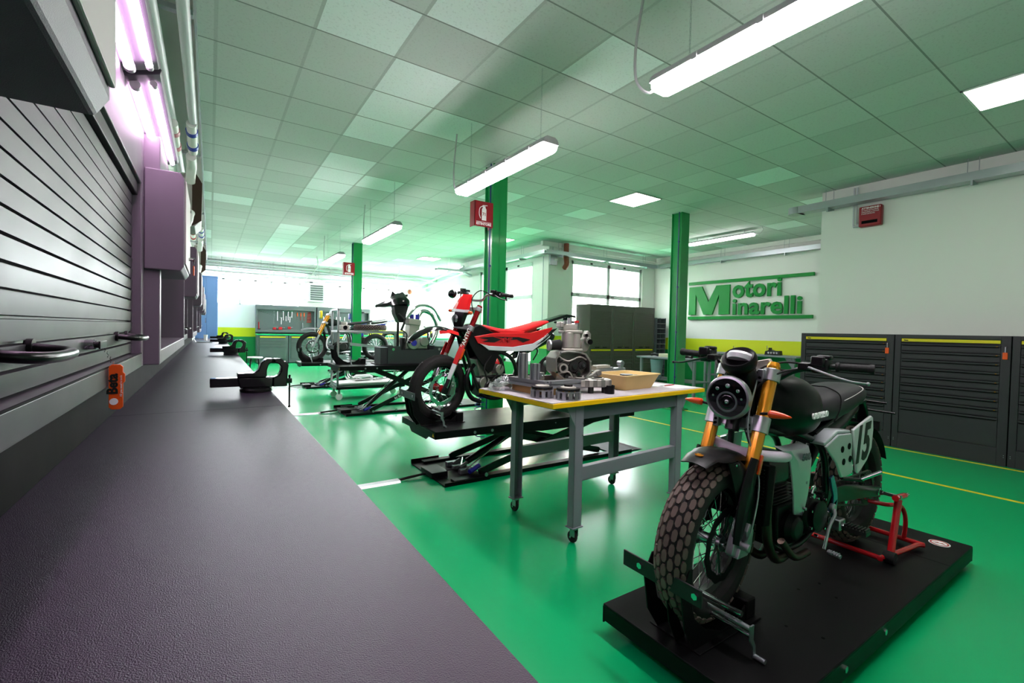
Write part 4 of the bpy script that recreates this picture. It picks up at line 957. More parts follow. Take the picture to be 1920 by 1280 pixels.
    b = MB(); b.tube([(.82, -.16, .365), (.78, -.18, .35), (.72, -.18, .30), (.66, -.185, .21)], .007, n=8); b.cyl((.66, -.20, .205), (.66, -.255, .20), .010, n=10)
    for k in range(5): b.cyl((.66, -.205-k*.01, .205), (.66, -.209-k*.01, .205), .0125, n=10)
    b.build('gear_lever', 'alu_matte', t)
    b = MB(); b.cyl((1.13, -.165, .465), (1.17, -.24, .52), .011); b.build('pillion_peg', 'chrome', t)
    b = MB(); b.tube([(1.0, -.12, .48), (1.14, -.16, .455), (1.16, -.15, .43)], .010); b.build('peg_bracket', 'satin_black', t)
    # rear fender and plate carrier
    b = MB(); secs = []
    for k in range(8):
        a = rad(75-8*k); r = R+.03; c = V((1.435+math.cos(a)*r, 0, R+math.sin(a)*r)); n_ = V((math.cos(a), 0, math.sin(a)))
        secs.append([(c+V((0, y*.075, 0))+n_*z)[:] for y, z in ((-1, -.015), (-.6, .003), (.6, .003), (1, -.015), (.6, -.003), (-.6, -.003))])
    b.loft(secs); b.build('rear_fender', 'plastic_black', t, smooth=60)
    b = MB(); b.loft([ell(1.34, .87, .07, .03), ell(1.45, .86, .06, .025), ell(1.55, .80, .04, .03), ell(1.60, .72, .035, .035)]); b.box((1.60, -.09, .66), (1.615, .09, .72)); b.build('tail', 'satin_black', t, bev=.004)
    b = MB()
    for s in (-1, 1):
        for x, z in ((1.42, .86), (1.56, .79)): b.cyl((x, s*.03, z), (x+.01, s*.17, z-.005), .007)
    b.build('rear_indicator', 'satin_black', t)
    b = MB(); b.box((1.44, -.05, .85), (1.47, .05, .885)); b.build('tail_lamp', 'glass_dark', t, bev=.005)
    return t
front_bike()
# low platform under the black motorcycle
def warn(b, o, ux, uy, un, s=.05):
    b.prism([(0, 0), (s, 0), (s/2, s*.87)], o, ux, uy, un, .001)
t = thing('platform_lift', 'low lowered black lift platform carrying the matt black motorcycle', 'motorcycle lift', (1.5, .715, 0))
L, W_ = 2.32, .75
MB().box((0, 0, .118), (L, W_, .13)).build('deck', 'steel_black', t, bev=.004)
b = MB(); b.box((0, 0, .055), (.006, W_, .12)); b.box((L-.006, 0, .04), (L, W_, .12)); b.box((0, 0, .045), (L, .006, .12)); b.box((0, W_-.006, .045), (L, W_, .12)); b.build('skirt', 'steel_black', t, smooth=0)
b = MB(); b.box((.1, .08, 0), (L-.05, .14, .05)); b.box((.1, W_-.14, 0), (L-.05, W_-.08, .05)); b.box((.1, .1, 0), (.3, W_-.1, .02)); b.box((L-.3, .1, 0), (L-.1, W_-.1, .02)); b.build('base_frame', 'satin_black', t, smooth=0)
b = MB()
for x, y, z in ((.55, -.004, .085), (.95, -.004, .09), (.35, -.004, .075)): b.cyl((x, y, z), (x, .004, z), .014, n=6)
b.build('deck_bolt', 'chrome', t)
b = MB(); b.lathe([(.0, 0), (.05, 0), (.05, .0015), (.0, .0015)], (L-.13, .12, .1301), (0, 0, 1), n=28); b.build('round_sticker', 'ink_white', t)
b = MB(); b.lathe([(.036, 0), (.044, 0), (.044, .0012), (.036, .0012)], (L-.13, .12, .1315), (0, 0, 1), n=28, closed=True); b.prism([(-.03, -.01), (-.01, .01), (0, -.002), (.012, .012), (.03, -.008), (.01, -.002)], (L-.13, .12, .1315), (0, -1, 0), (1, 0, 0), (0, 0, 1), .0012); b.build('sticker_emblem', 'red_tool', t)
b = MB()
for x, y in ((.9, .33), (.98, .2), (.6, .1), (.55, .22), (1.05, .3), (.2, .62)): b.cyl((x, y, .1298), (x, y, .1312), .007, n=10)
b.build('deck_hole', 'gap_black', t)
MB().box((L-.45, .0, .13), (L-.447, W_, .1305)).build('ramp_seam', 'gap_black', t, smooth=0)
# wheel chock
def chock(loc, lab, cyc, near=True, z=0, front='cabinet_dark'):
    t = thing('wheel_chock', lab, 'wheel chock', loc); hw = .10
    b = MB()
    MB().box((-.155, -.18, .245), (-.147, .19, .31)).build('front_plate', front, t, bev=.002)
    b = MB()
    for y in (-.155, .10):
        b.cyl((-.162, y, .28), (-.143, y, .28), .013, n=6)
    b.build('plate_bolt', 'chrome', t)
    for s, y in ((-1, -.09), (1, .085), (0, -.02)):
        b = MB(); X = [(-.147, .25), (-.10, .33), (-.08, .33), (-.085, .22), (-.06, .13), (.02, .06), (.12, .02), (.24, .03), (.30, .07), (.36, .07), (.36, 0), (-.05, 0), (-.12, .10)]
        if s == 0: X = [(-.147, .25), (-.12, .30), (-.06, .29), (-.09, .15), (-.02, .02), (-.02, 0), (-.07, 0), (-.12, .1)]
        b.prism(X, (0, y-.003, .0), (1, 0, 0), (0, 0, 1), (0, 1, 0), .006); b.build('side_plate', 'steel_black', t, smooth=0, bev=.001)
    MB().box((-.06, -.12, 0), (.38, .12, .006)).build('base_plate', 'steel_black', t, smooth=0, bev=.002)
    MB().box((.30, -.10, .006), (.37, .10, .09)).build('rear_stop', 'steel_black', t, bev=.006)
    b = MB(); b.cyl((.08, -.20, .16), (.08, -.02, .16), .011, n=12); b.build('guide_rod', 'chrome', t)
    b = MB(); b.cyl((.10, -.235, .085), (.10, -.02, .085), .010, n=12)
    b.build('lower_rod', 'chrome', t)
    b = MB(); b.cyl((.085, -.235, .12), (.085, -.02, .12), .0095, n=12)
    for k in range(9): b.cyl((.085, -.13-k*.008, .12), (.085, -.134-k*.008, .12), .0108, n=10)
    b.build('screw_rod', 'galv', t)
    b = MB(); b.prism([(-.012, 0.015), (.012, .015), (.01, -.04), (.026, -.07), (.030, -.115), (.014, -.115), (.008, -.07), (-.012, -.04)], (.085, -.24, .12), (1, 0, 0), (0, 0, 1), (0, 1, 0), .006); b.cyl((.107, -.28, .012), (.107, -.235, .012), .009); b.build('crank', 'galv', t)
    return t
chock((1.63, 1.14, .13), 'black wheel chock with crank holding the front tyre of the scrambler', 0)
# red paddock stand
t = thing('paddock_stand', 'red tubular paddock stand at the rear wheel of the black scrambler', 'paddock stand', (3.22, 1.15, .13))
b = MB(); r = .014
b.tube([(-.15, .22, .03), (-.15, -.18, .03), (-.13, -.22, .03), (.22, -.27, .03), (.27, -.25, .03), (.27, .25, .03), (.22, .27, .03), (-.13, .22, .03)], r, n=12)
b.build('base_tube', 'red_paint', t)
for s in (-1, 1):
    b = MB(); b.tube([(-.06+.02, s*.23, .03), (.05, s*.23, .32)], .018, n=14, k=1); b.build('upright', 'red_paint', t)
    b = MB(); b.cyl((.0, s*.23, .335), (.14, s*.23, .325), .017); b.build('support_arm', 'red_paint', t)
    b = MB(); b.cyl((.03, s*.16, .34), (.03, s*.25, .34), .01); b.cyl((.03, s*.15, .34), (.03, s*.165, .34), .014); b.cyl((.14, s*.23, .325), (.19, s*.23, .322), .011); b.build('spool_pin', 'chrome', t)
    b = MB(); b.cyl((-.10, s*.22, .032), (-.10, s*.27, .032), .032, n=20); b.build('roller', 'rubber', t)
    b = MB(); b.cyl((-.10, s*.271, .032), (-.10, s*.278, .032), .008, n=8); b.build('roller_bolt', 'chrome', t)
b = MB(); b.tube([(.27, -.20, .03), (.25, -.21, .16), (.18, -.20, .25), (.05, -.15, .27), (.03, .15, .27), (.18, .20, .25), (.25, .21, .16), (.27, .20, .03)], .012, n=12); b.build('handle_loop', 'red_paint', t)
# ================================================================ scissor lifts
def lift(loc, h, L, W_, lab, txt=True, spread=.0):
    t = thing('scissor_lift', lab, 'motorcycle lift', loc)
    MB().box((-.1, 0, h-.014), (L-.1, W_, h)).build('deck', 'steel_black', t, bev=.003)
    for y0, y1, s in ((0, .006, -1), (W_-.006, W_, 1)):
        b = MB(); b.prism([(-.1, h-.014), (-.1, h-.075), (.0, h-.075), (.05, h-.07), (L-.5, h-.07), (L-.9, h-.14), (L-1.3, h-.16), (L*.35, h-.09), (L*.35, h-.07)] if 0 else [(-.1, h-.014), (-.1, h-.065), (L*.28, h-.07), (L*.42, h-.105), (L*.62, h-.105), (L*.80, h-.065), (L-.1, h-.065), (L-.1, h-.014)], (0, y0, 0), (1, 0, 0), (0, 0, 1), (0, 1, 0), .006); b.build('side_skirt', 'steel_black', t, smooth=0)
    b = MB(); b.prism([(0, h-.014), (W_, h-.014), (W_, h-.06), (W_*.75, h-.06), (W_*.68, h-.10), (W_*.25, h-.10), (W_*.18, h-.065), (0, h-.065)], (-.1, 0, 0), (0, 1, 0), (0, 0, 1), (1, 0, 0), .006); b.build('front_skirt', 'steel_black', t, smooth=0)
    b = MB()
    for x in (.28, .46, 1.2, 1.5, 2.0): b.cyl((x, -.006, h-.04), (x, .0, h-.04), .013 if x < 1 else .005, n=10)
    b.build('skirt_bolt', 'galv', t)
    # base
    b = MB(); b.box((.1, 0, .0), (.45, W_, .012)); b.box((L-.35, .05, 0), (L, W_-.05, .012)); b.box((.1, .02, 0), (L-.1, .10, .035)); b.box((.1, W_-.10, 0), (L-.1, W_-.02, .035)); b.box((0, -.0, 0), (.1, W_, .012)); b.box((0, 0, .012), (.45, .008, .035)); b.box((0, W_-.008, .012), (.3, W_, .05)); b.box((L-.6, W_-.02, .01), (L-.15, W_-.01, .10)); b.build('base', 'steel_black', t, smooth=0, bev=.002)
    b = MB(); b.prism([(0, 0), (.12, -.0), (.0, .012)], (L, .05, 0), (1, 0, 0), (0, 0, 1), (0, 1, 0), W_-.1); b.build('ramp_edge', 'steel_black', t, smooth=0)
    # scissor arms
    x0, x1 = .38, L-.55; zt = h-.05; zb = .05
    def arm(xa, za, xb, zb_, y, nm='scissor_arm'):
        a, e = V((xa, y, za)), V((xb, y, zb_)); d = (e-a).normalized(); n = V((-d.z, 0, d.x)); w = .032
        b = MB(); b.prism([(0, -w*.7), (.03, -w), ((e-a).length-.03, -w), ((e-a).length, -w*.7), ((e-a).length, w*.7), ((e-a).length-.03, w), (.03, w), (0, w*.7)], a-V((0, .01, 0)), d, n, (0, 1, 0), .02); b.build(nm, 'satin_black', t, smooth=0, bev=.002); return a, d, n
    for y in (.09, W_-.09): a, d, n = arm(x0, zb, x1, zt, y)
    for y in (.14, W_-.14): arm(x0+.05, zt, x1+.05, zb, y)
    if txt:
        a = V((x0, .079, zb)); e = V((x1, .079, zt)); d = (e-a).normalized(); n = V((-d.z, 0, d.x)); L_ = (e-a).length
        text('kg 500 Max', .055, frame(a+d*(.26*L_)-n*.018-V((0, .0015, 0)), d, n), 'ink_white', t, bold=.001)
        b = MB()
        for k in range(2): b.prism([(0, 0), (.06, 0), (.03, .052)], a+d*(.70*L_+k*.08)-n*.022-V((0, .001, 0)), d, n, (0, -1, 0), .001)
        b.build('warning_triangle', 'yellow_warn', t, smooth=0)
        b = MB()
        for k in range(2): b.prism([(.027, .012), (.033, .012), (.034, .036), (.026, .036)], a+d*(.70*L_+k*.08)-n*.022-V((0, .0022, 0)), d, n, (0, -1, 0), .001)
        b.build('warning_mark', 'black_ink', t, smooth=0)
        b = MB(); b.prism([(0, 0), (.035, 0), (.0175, .03)], (-.1015, .06, h-.05), (0, -1, 0), (0, 0, 1), (-1, 0, 0), .001); b.build('end_triangle', 'yellow_warn', t, smooth=0)
    b = MB(); b.cyl((.42, W_/2, .07), (1.15, W_/2, h-.10), .032, n=18); b.build('hydraulic_ram', 'satin_black', t)
    b = MB(); b.cyl((1.12, W_/2, h-.115), (1.28, W_/2, h-.06), .02, n=14); b.cyl((.3, .2, .06), (.9, .2, h-.09), .006); b.cyl((.3, .3, .06), (.42, W_-.3, .08), .01); b.build('ram_rod', 'chrome', t)
    b = MB()
    for y in (.22, .36, .5): b.box((.26, y, .012), (.40, y+.05, .055))
    for y in (.28, .42): b.cyl((.28, y, .06), (.38, y+.05, .08), .016)
    b.build('latch_unit', 'alu_matte', t, bev=.004)
    b = MB(); b.cyl((.30, .12, .06), (.42, .16, .09), .022); b.build('blue_valve', 'blue_purple', t)
    MB().box((-.02, W_*.30, .012), (.14, W_*.62, .06)).build('control_box', 'plastic_black', t, bev=.005)
    b = MB()
    for x, y in ((.06, -.002), (.43, -.002)): b.cyl((x+.35, y, .05), (x+.35, y+.01, .05), .018, n=8)
    b.build('pivot_bolt', 'galv', t)
    b = MB(); b.tube([(.30, .30, .05), (.22, .26, .06), (.15, .33, .04), (.10, .38, .05)], .006); b.build('air_line', 'rubber', t)
    return t
lift((1.69, 3.54, 0), .49, 2.45, .80, 'black scissor lift carrying the red motorcycle')
lift((1.73, 7.12, 0), .765, 2.45, .85, 'black scissor lift carrying the engine in its steel cradle')
lift((1.75, 10.68, 0), .56, 2.45, .82, 'black scissor lift carrying the yellow fork motorcycle', txt=False)
lift((3.0, 13.85, 0), .62, 2.4, .82, 'farthest black scissor lift carrying the blue motorcycle', txt=False)
for (x0, x1, y), l in (((.95, 1.66, 3.9), 'metal floor channel running to the lift of the red motorcycle'), ((.95, 1.7, 7.58), 'metal floor channel running to the lift with the engine cradle'), ((1.0, 1.72, 11.2), 'metal floor channel running to the lift of the yellow fork motorcycle')):
    t = thing('floor_channel', l, 'cable cover', (x0-1.0, y, 0)); b = MB(); b.prism([(-.05, 0), (.05, 0), (.035, .016), (-.035, .016)], (0, 0, 0), (0, 1, 0), (0, 0, 1), (1, 0, 0), x1-x0+.75); b.build('cover', 'alu', t, smooth=0)
    b = MB(); b.tube([(x1-x0+.75, 0, .012), (x1-x0+.85, 0, .02), (x1-x0+1.0, 0, .03)], .012); b.build('hose', 'rubber', t)
t = thing('floor_channel', 'metal floor channel at the bottom edge beside the low platform', 'cable cover', (1.22, .78, 0)); b = MB(); b.prism([(-.06, 0), (.06, 0), (.045, .02), (-.045, .02)], (-.9, 0, 0), (0, 1, 0), (0, 0, 1), (1, 0, 0), .95); b.build('cover', 'alu', t, smooth=0); b = MB(); b.box((.05, -.07, 0), (.16, .07, .035)); b.build('junction_block', 'steel_black', t, bev=.004)
# ================================================================ red supermoto
def red_bike():
    t = thing('motorcycle', 'red and black supermoto motorcycle with red fork legs and long beak fender', 'motorcycle', (1.785, 3.93, .498))
    R = .315; rake = rad(24); ax = V((math.sin(rake), 0, math.cos(rake))); A0 = V((0, 0, R)); e = V((-math.cos(rake), 0, math.sin(rake)))
    piv = V((.03, 0, R)); S = Matrix.Translation(piv) @ Matrix.Rotation(rad(12), 4, ax) @ Matrix.Translation(-piv)
    fp = lambda s, y, off=0: A0+ax*s+e*off+V((0, y, 0))
    wheel(t, (0, 0, R), R, .115, .216, 'street', rim='gloss_black', spoke='alu', hub='red_paint', disc=-1, dr=.15, dmat='chrome', M0=S)
    w = t.children[-1]
    b = MB()
    for k in range(4):
        a0 = rad(35+90*k); n = 8; I = []
        b.skin([[b.v((.222*math.cos(a0+.06*i), y, R+.222*math.sin(a0+.06*i))), b.v((.232*math.cos(a0+.06*i), y, R+.232*math.sin(a0+.06*i))), b.v((.232*math.cos(a0+.06*i), y-.001, R+.232*math.sin(a0+.06*i)))] for i in range(n) for y in (-.044,)])
    b.build('rim_sticker', 'red_plastic', w, M0=S, smooth=0)
    for s in (-1, 1):
        y = s*.105
        b = MB(); b.cyl(fp(.34, y), fp(.86, y), .0265, n=24); b.build('fork_tube', 'red_fork', t, M0=S)
        b = MB(); b.cyl(fp(.02, y), fp(.34, y), .02, n=20); b.build('fork_stanchion', 'chrome', t, M0=S)
        b = MB(); b.prism([(-.02, -.04), (.03, -.04), (.03, .06), (.02, .12), (-.012, .12), (-.02, .05)], fp(0, y-.018), -e, ax, (0, 1, 0), .036); b.build('fork_foot', 'satin_black', t, bev=.004, M0=S)
        b = MB(); yy = y+s*.012; secs = []
        for q, w1 in ((.03, .02), (.10, .026), (.25, .03), (.36, .034), (.44, .03)): secs.append([(fp(q, yy, .014)+e*x*w1+V((0, s*d, 0)))[:] for x, d in ((-1, 0), (0, .02), (1, .0), (1, -.006), (0, .012), (-1, -.006))])
        b.loft(secs[:2]); b.build('guard_foot', 'satin_black', t, M0=S)
        b = MB(); b.loft(secs[1:3]); b.build('guard_white', 'pale_panel', t, M0=S)
        b = MB(); b.loft(secs[2:]); b.build('fork_guard', 'red_plastic', t, M0=S)
        b = MB(); p = fp(.36, yy+s*.02, -.0); b.box(p+V((-.012, -.004, -.055)), p+V((.012, .004, .055)), Matrix.Rotation(rake, 3, 'Y')); b.build('reflector', 'amber', t, bev=.003, M0=S)
        b = MB(); p = fp(.52, y-.027*1, .0)
    text('FANTIC', .055, frame(fp(.42, -.105-.0285, -.02), ax, e), 'ink_white', t, bold=.001)
    t.children[-1].data.transform(S)
    for q, h, nm in ((.62, .05, 'lower_triple_clamp'), (.82, .04, 'upper_triple_clamp')):
        b = MB()
        for s in (-1, 1): b.cyl(fp(q-h/2, s*.105), fp(q+h/2, s*.105), .035, n=24)
        b.prism([(-.05, -.105), (.015, -.105), (.015, .105), (-.05, .105)], fp(q-h/2+.005, 0), e, (0, 1, 0), ax, h-.01); b.build(nm, 'alu_matte', t, bev=.003, M0=S)
    # caliper
    b = MB(); c = V((.07, -.10, R+.0)); b.prism([(-.02, -.06), (.04, -.055), (.055, .0), (.04, .06), (-.01, .06), (.0, .0)], c, (1, 0, 0), (0, 0, 1), (0, 1, 0), .05); b.cyl(c+V((.02, -.012, .02)), c+V((.02, .0, .02)), .014); b.build('brake_caliper', 'alu', t, bev=.004, M0=S)
    # beak fender
    b = MB(); secs = []
    for x, z, hw in ((-.36, .745, .015), (-.33, .78, .04), (-.25, .84, .062), (-.14, .88, .07), (-.03, .89, .072), (.08, .86, .075), (.16, .835, .07), (.26, .78, .06)):
        secs.append([(x, y*hw, z+d) for y, d in ((-1.1, -.03), (-.85, -.004), (-.4, .012), (.4, .012), (.85, -.004), (1.1, -.03), (.85, -.01), (.4, .005), (-.4, .005), (-.85, -.01))])
    b.loft(secs); b.build('front_fender', 'gloss_black', t, M0=S, smooth=60, sub=1)
    b = MB(); b.loft([[(x, -hw*1.115, z-.026+h) , (x, -hw*1.135, z-.03+h), (x, -hw*1.0, z-.006), (x, -hw*.93, z-.0)] for x, z, hw, h in ((-.08, .858, .0715, 0), (.04, .866, .074, 0), (.14, .844, .0715, 0))]); b.build('fender_stripe', 'red_plastic', t, M0=S)
    # headlight mask
    b = MB(); c = fp(.72, 0, .10)
    def sec(z, w_, d, xo): return [(c.x+xo-d+0, -w_, z), (c.x+xo-d-.035, 0, z), (c.x+xo-d, w_, z), (c.x+xo, w_*.98, z), (c.x+xo-.02, 0, z), (c.x+xo, -w_*.98, z)]
    zz = c.z
    b.loft([sec(zz-.12, .055, .03, .0), sec(zz-.05, .085, .045, .0), sec(zz+.02, .095, .05, .02)]); b.build('headlight_mask', 'satin_black', t, M0=S, smooth=30)
    b = MB(); b.loft([sec(zz+.02, .097, .052, .02), sec(zz+.045, .098, .052, .03)]); b.build('mask_stripe', 'pale_panel', t, M0=S, smooth=30)
    b = MB(); b.loft([sec(zz+.045, .098, .052, .03), sec(zz+.12, .085, .04, .055), sec(zz+.19, .062, .03, .085)]); b.build('number_plate', 'red_plastic', t, M0=S, smooth=30)
    b = MB(); b.lathe([(.001, .015), (.03, .012), (.042, .0), (.042, -.02)], (c.x-.062, 0, zz-.045), (-1, 0, -.1), n=24); b.build('headlamp', 'alu', t, M0=S)
    for s in (-1, 1):
        b = MB(); b.tube([(c.x+.02, s*.09, zz), (c.x, s*.14, zz+.02)], .006, k=1); b.sphere((c.x-.005, s*.155, zz+.02), .022, (1, 1.1, .8), n=12, m=8); b.build('indicator', 'amber', t, M0=S)
    # handlebar
    hb = fp(.88, 0, -.03)+V((0, 0, .05)); b = MB()
    b.tube([hb+V(p) for p in ((.09, -.40, .06), (.07, -.27, .065), (.02, -.14, .055), (0, -.08, .0), (0, .08, .0), (.02, .14, .055), (.07, .27, .065), (.09, .40, .06))], .012, n=12); b.build('handlebar', 'alu_matte', t, M0=S)
    for s in (-1, 1):
        a, e2 = hb+V((.078, s*.28, .066)), hb+V((.092, s*.41, .06)); b = MB(); b.cyl(a, e2, .017, n=16); b.cyl(a, a+(e2-a)*.08, .024, n=16); b.build('grip', 'rubber', t, M0=S)
        m_ = hb+V((.06, s*.235, .065)); b = MB(); b.box(m_+V((-.04, -.03, -.025)), m_+V((.025, .03, .03))); b.box(m_+V((-.06, -.02, .01)), m_+V((-.02, .04, .04))); b.build('switch_housing', 'satin_black', t, bev=.006, M0=S)
        lever(t, m_+V((-.05, s*.0, 0)), hb+V((.01, s*.42, .02)), M0=S)
        b = MB(); b.tube([hb+V((.03, s*.2, .05)), hb+V((-.08, s*.15, .09)), hb+V((-.12, s*.08, .0)), hb+V((-.05, s*.04, -.15))], .005); b.build('control_cable', 'rubber', t, M0=S)
    # mirror on the far side (right hand), folded forward
    b = MB(); b.tube([hb+V((.03, .2, .06)), hb+V((-.05, .20, .06)), hb+V((-.13, .18, .05))], .006); b.build('mirror_arm', 'satin_black', t, M0=S)
    b = MB(); b.sphere(hb+V((-.16, .18, .04)), .055, (.7, 1, .8), n=20, m=12); b.build('mirror', 'gloss_black', t, M0=S)
    # tank shrouds
    for s in (-1, 1):
        b = MB(); P = [(.22, .86), (.36, .91), (.52, .84), (.56, .74), (.70, .66), (.58, .62), (.52, .47), (.47, .44), (.34, .60), (.26, .72)]
        b.prism([(x, z) for x, z in P], (0, s*.12-.006, 0), (1, 0, 0), (0, 0, 1), (0, 1, 0), .012)
        b.build('radiator_shroud', 'plastic_black', t, bev=.006)
        b = MB(); P = [(.30, .80), (.52, .835), (.95, .845), (1.24, .91), (1.22, .85), (1.0, .74), (.74, .70), (.46, .71), (.34, .735)]
        b.prism(P, (0, s*.135-.006, 0), (1, 0, 0), (0, 0, 1), (0, 1, 0), .012); b.build('side_panel', 'red_plastic', t, bev=.005)
        b = MB(); P = [(.36, .735), (.46, .712), (.74, .70), (.98, .735), (1.22, .85), (1.20, .80), (.98, .66), (.74, .655), (.46, .67)]
        b.prism(P, (0, s*.138-.006, 0), (1, 0, 0), (0, 0, 1), (0, 1, 0), .012); b.build('white_panel', 'pale_panel', t, bev=.004)
        b = MB(); P = [(.34, .79), (.5, .80), (.6, .775), (.52, .745), (.38, .75), (.45, .77)]; b.prism(P, (0, s*.144-.0015, 0), (1, 0, 0), (0, 0, 1), (0, 1, 0), .003)
        P = [(.52, .80), (.80, .80), (.95, .775), (.86, .745), (.78, .775), (.66, .765), (.62, .785)]; b.prism(P, (0, s*.144-.0015, 0), (1, 0, 0), (0, 0, 1), (0, 1, 0), .003); b.build('graphic', 'black_ink', t, smooth=0)
        b = MB(); P = [(1.02, .72), (1.12, .76), (1.30, .90), (1.22, .88), (1.08, .755)]; b.prism(P, (0, s*.142-.006, 0), (1, 0, 0), (0, 0, 1), (0, 1, 0), .01); b.build('tail_stripe', 'gloss_black', t)
    text('ENDURO', .035, frame((1.06, -.150, .745), (.75, 0, .5), (-.5, 0, .75)), 'ink_white', t, name='panel_lettering')
    text('XMF', .07, frame((.58, -.1475, .742), (1, 0, .02), (.2, 0, 1)), 'red_tool', t, name='panel_lettering', bold=.002)
    b = MB(); b.loft([ell(.24, .86, .05, .05), ell(.32, .86, .09, .07), ell(.44, .84, .11, .08), ell(.55, .82, .10, .06)]); b.build('fuel_tank', 'satin_black', t, sub=1)
    b = MB(); secs = [ell(.40, .895, .05, .02), ell(.46, .885, .085, .03, p=3), ell(.62, .845, .115, .04, p=3), ell(.75, .835, .125, .04, p=3), ell(.95, .885, .125, .035, p=3), ell(1.12, .935, .115, .03, p=3), ell(1.22, .965, .10, .015, p=3)]
    b.loft(secs)
    b.prism([(.50, .87), (.90, .86), (.78, .765)], (0, -.131, 0), (1, 0, 0), (0, 0, 1), (0, 1, 0), .262); b.build('seat', 'red_seat', t, bev=.008, smooth=50)
    b = MB(); b.loft([[(x, y*w_, z+d) for y, d in ((-1, -.02), (-.8, .006), (.8, .006), (1, -.02), (.8, -.004), (-.8, -.004))] for x, z, w_ in ((1.15, .955, .08), (1.3, .995, .08), (1.5, 1.05, .07), (1.64, 1.04, .05))]); b.build('rear_fender', 'satin_black', t)
    b = MB(); b.box((1.52, -.04, .99), (1.56, .04, 1.02)); b.build('tail_lamp', 'glass_dark', t, bev=.006)
    for s in (-1, 1):
        b = MB(); b.tube([(1.45, s*.03, .95), (1.5, s*.12, .95)], .006, k=1); b.sphere((1.51, s*.15, .97), .022, (.6, 1.4, .6), n=10, m=8); b.build('rear_indicator', 'satin_black', t)
    # frame, engine
    b = MB()
    for s in (-1, 1):
        b.tube([(.25, s*.04, .78), (.45, s*.10, .70), (.72, s*.12, .60), (.80, s*.12, .42), (.76, s*.1, .28)], .02, n=10)
        b.tube([(.24, s*.04, .72), (.33, s*.06, .45), (.42, s*.09, .24), (.6, s*.1, .19), (.76, s*.1, .26)], .016, n=10)
        b.tube([(.74, s*.10, .62), (1.0, s*.09, .74), (1.3, s*.08, .88)], .012, n=8)
    b.build('frame', 'satin_black', t)
    b = MB(); b.box((.40, -.09, .22), (.74, .09, .42)); b.lathe([(.001, -.135), (.07, -.13), (.085, -.10), (.085, .10), (.001, .12)], (.50, 0, .30), (0, 1, 0), n=28); b.build('crankcase', 'satin_black', t, bev=.01)
    b = MB(); b.lathe([(.001, -.15), (.05, -.148), (.07, -.135), (.075, -.10)], (.60, 0, .33), (0, 1, 0), n=28); b.build('engine_cover', 'gloss_black', t)
    b = MB(); b.box((.38, -.08, .40), (.52, .08, .60), Matrix.Rotation(rad(-15), 3, 'Y')); b.cyl((.60, -.13, .48), (.60, .05, .48), .05, n=16); b.cyl((.44, -.12, .35), (.44, 0, .35), .06, n=18); b.build('cylinder', 'cast', t, bev=.006)
    b = MB(); b.tube([(.36, -.03, .52), (.27, -.08, .46), (.25, -.09, .34), (.30, -.09, .22), (.40, -.1, .17)], .022, n=12); b.build('exhaust_header', 'satin_black', t)
    b = MB(); b.prism([(.74, .40), (.83, .41), (.82, .36), (.83, .30), (.79, .26), (.75, .32)], (0, -.15, 0), (1, 0, 0), (0, 0, 1), (0, 1, 0), .012); b.build('sprocket_guard', 'red_plastic', t, bev=.004)
    b = MB(); b.tube([(.52, -.1, .66), (.62, -.13, .56), (.58, -.12, .44), (.5, -.12, .36)], .007); b.tube([(.5, -.12, .62), (.42, -.13, .5), (.46, -.12, .36), (.38, -.1, .24)], .008); b.tube([(.9, -.1, .66), (.98, -.12, .72), (1.06, -.12, .66), (1.02, -.1, .56)], .007); b.build('hose', 'rubber', t)
    b = MB()
    for s in (-1, 1): b.loft([[(x, s*y+dy, z+dz) for dy, dz in ((-.014, -h), (.014, -h), (.014, h), (-.014, h))] for x, y, z, h in ((.78, .10, .36, .04), (1.1, .115, .35, .045), (1.45, .12, .31, .03))])
    b.build('swingarm', 'satin_black', t, bev=.004)
    b = MB(); b.tube([(.88, 0, .40), (.98, 0, .72)], .04, n=14, k=1); b.build('shock_absorber', 'satin_black', t)
    wheel(t, (1.42, 0, R+.0), R, .14, .216, 'street', rim='gloss_black', spoke='alu', hub='red_paint', disc=0, nm='rear_wheel')
    b = MB(); b.box((.70, -.26, .255), (.76, -.13, .275)); b.build('footpeg', 'alu_matte', t)
    b = MB(); b.loft([[(x, .15+r*math.cos(2*PI*i/16), z+r*math.sin(2*PI*i/16)) for i in range(16)] for x, z, r in ((.95, .60, .04), (1.1, .66, .055), (1.45, .80, .05), (1.48, .81, .03))]); b.build('silencer', 'satin_black', t)
    return t
red_bike()
chock((1.63, 3.92, .49), 'black wheel chock holding the front tyre of the red motorcycle', 0, front='panel_grey')
chock((1.75, 7.6, .765), 'empty black wheel chock on the lift with the engine cradle', 0, front='panel_grey')
chock((1.78, 11.08, .56), 'small black wheel chock holding the yellow fork motorcycle', 0, front='panel_grey')
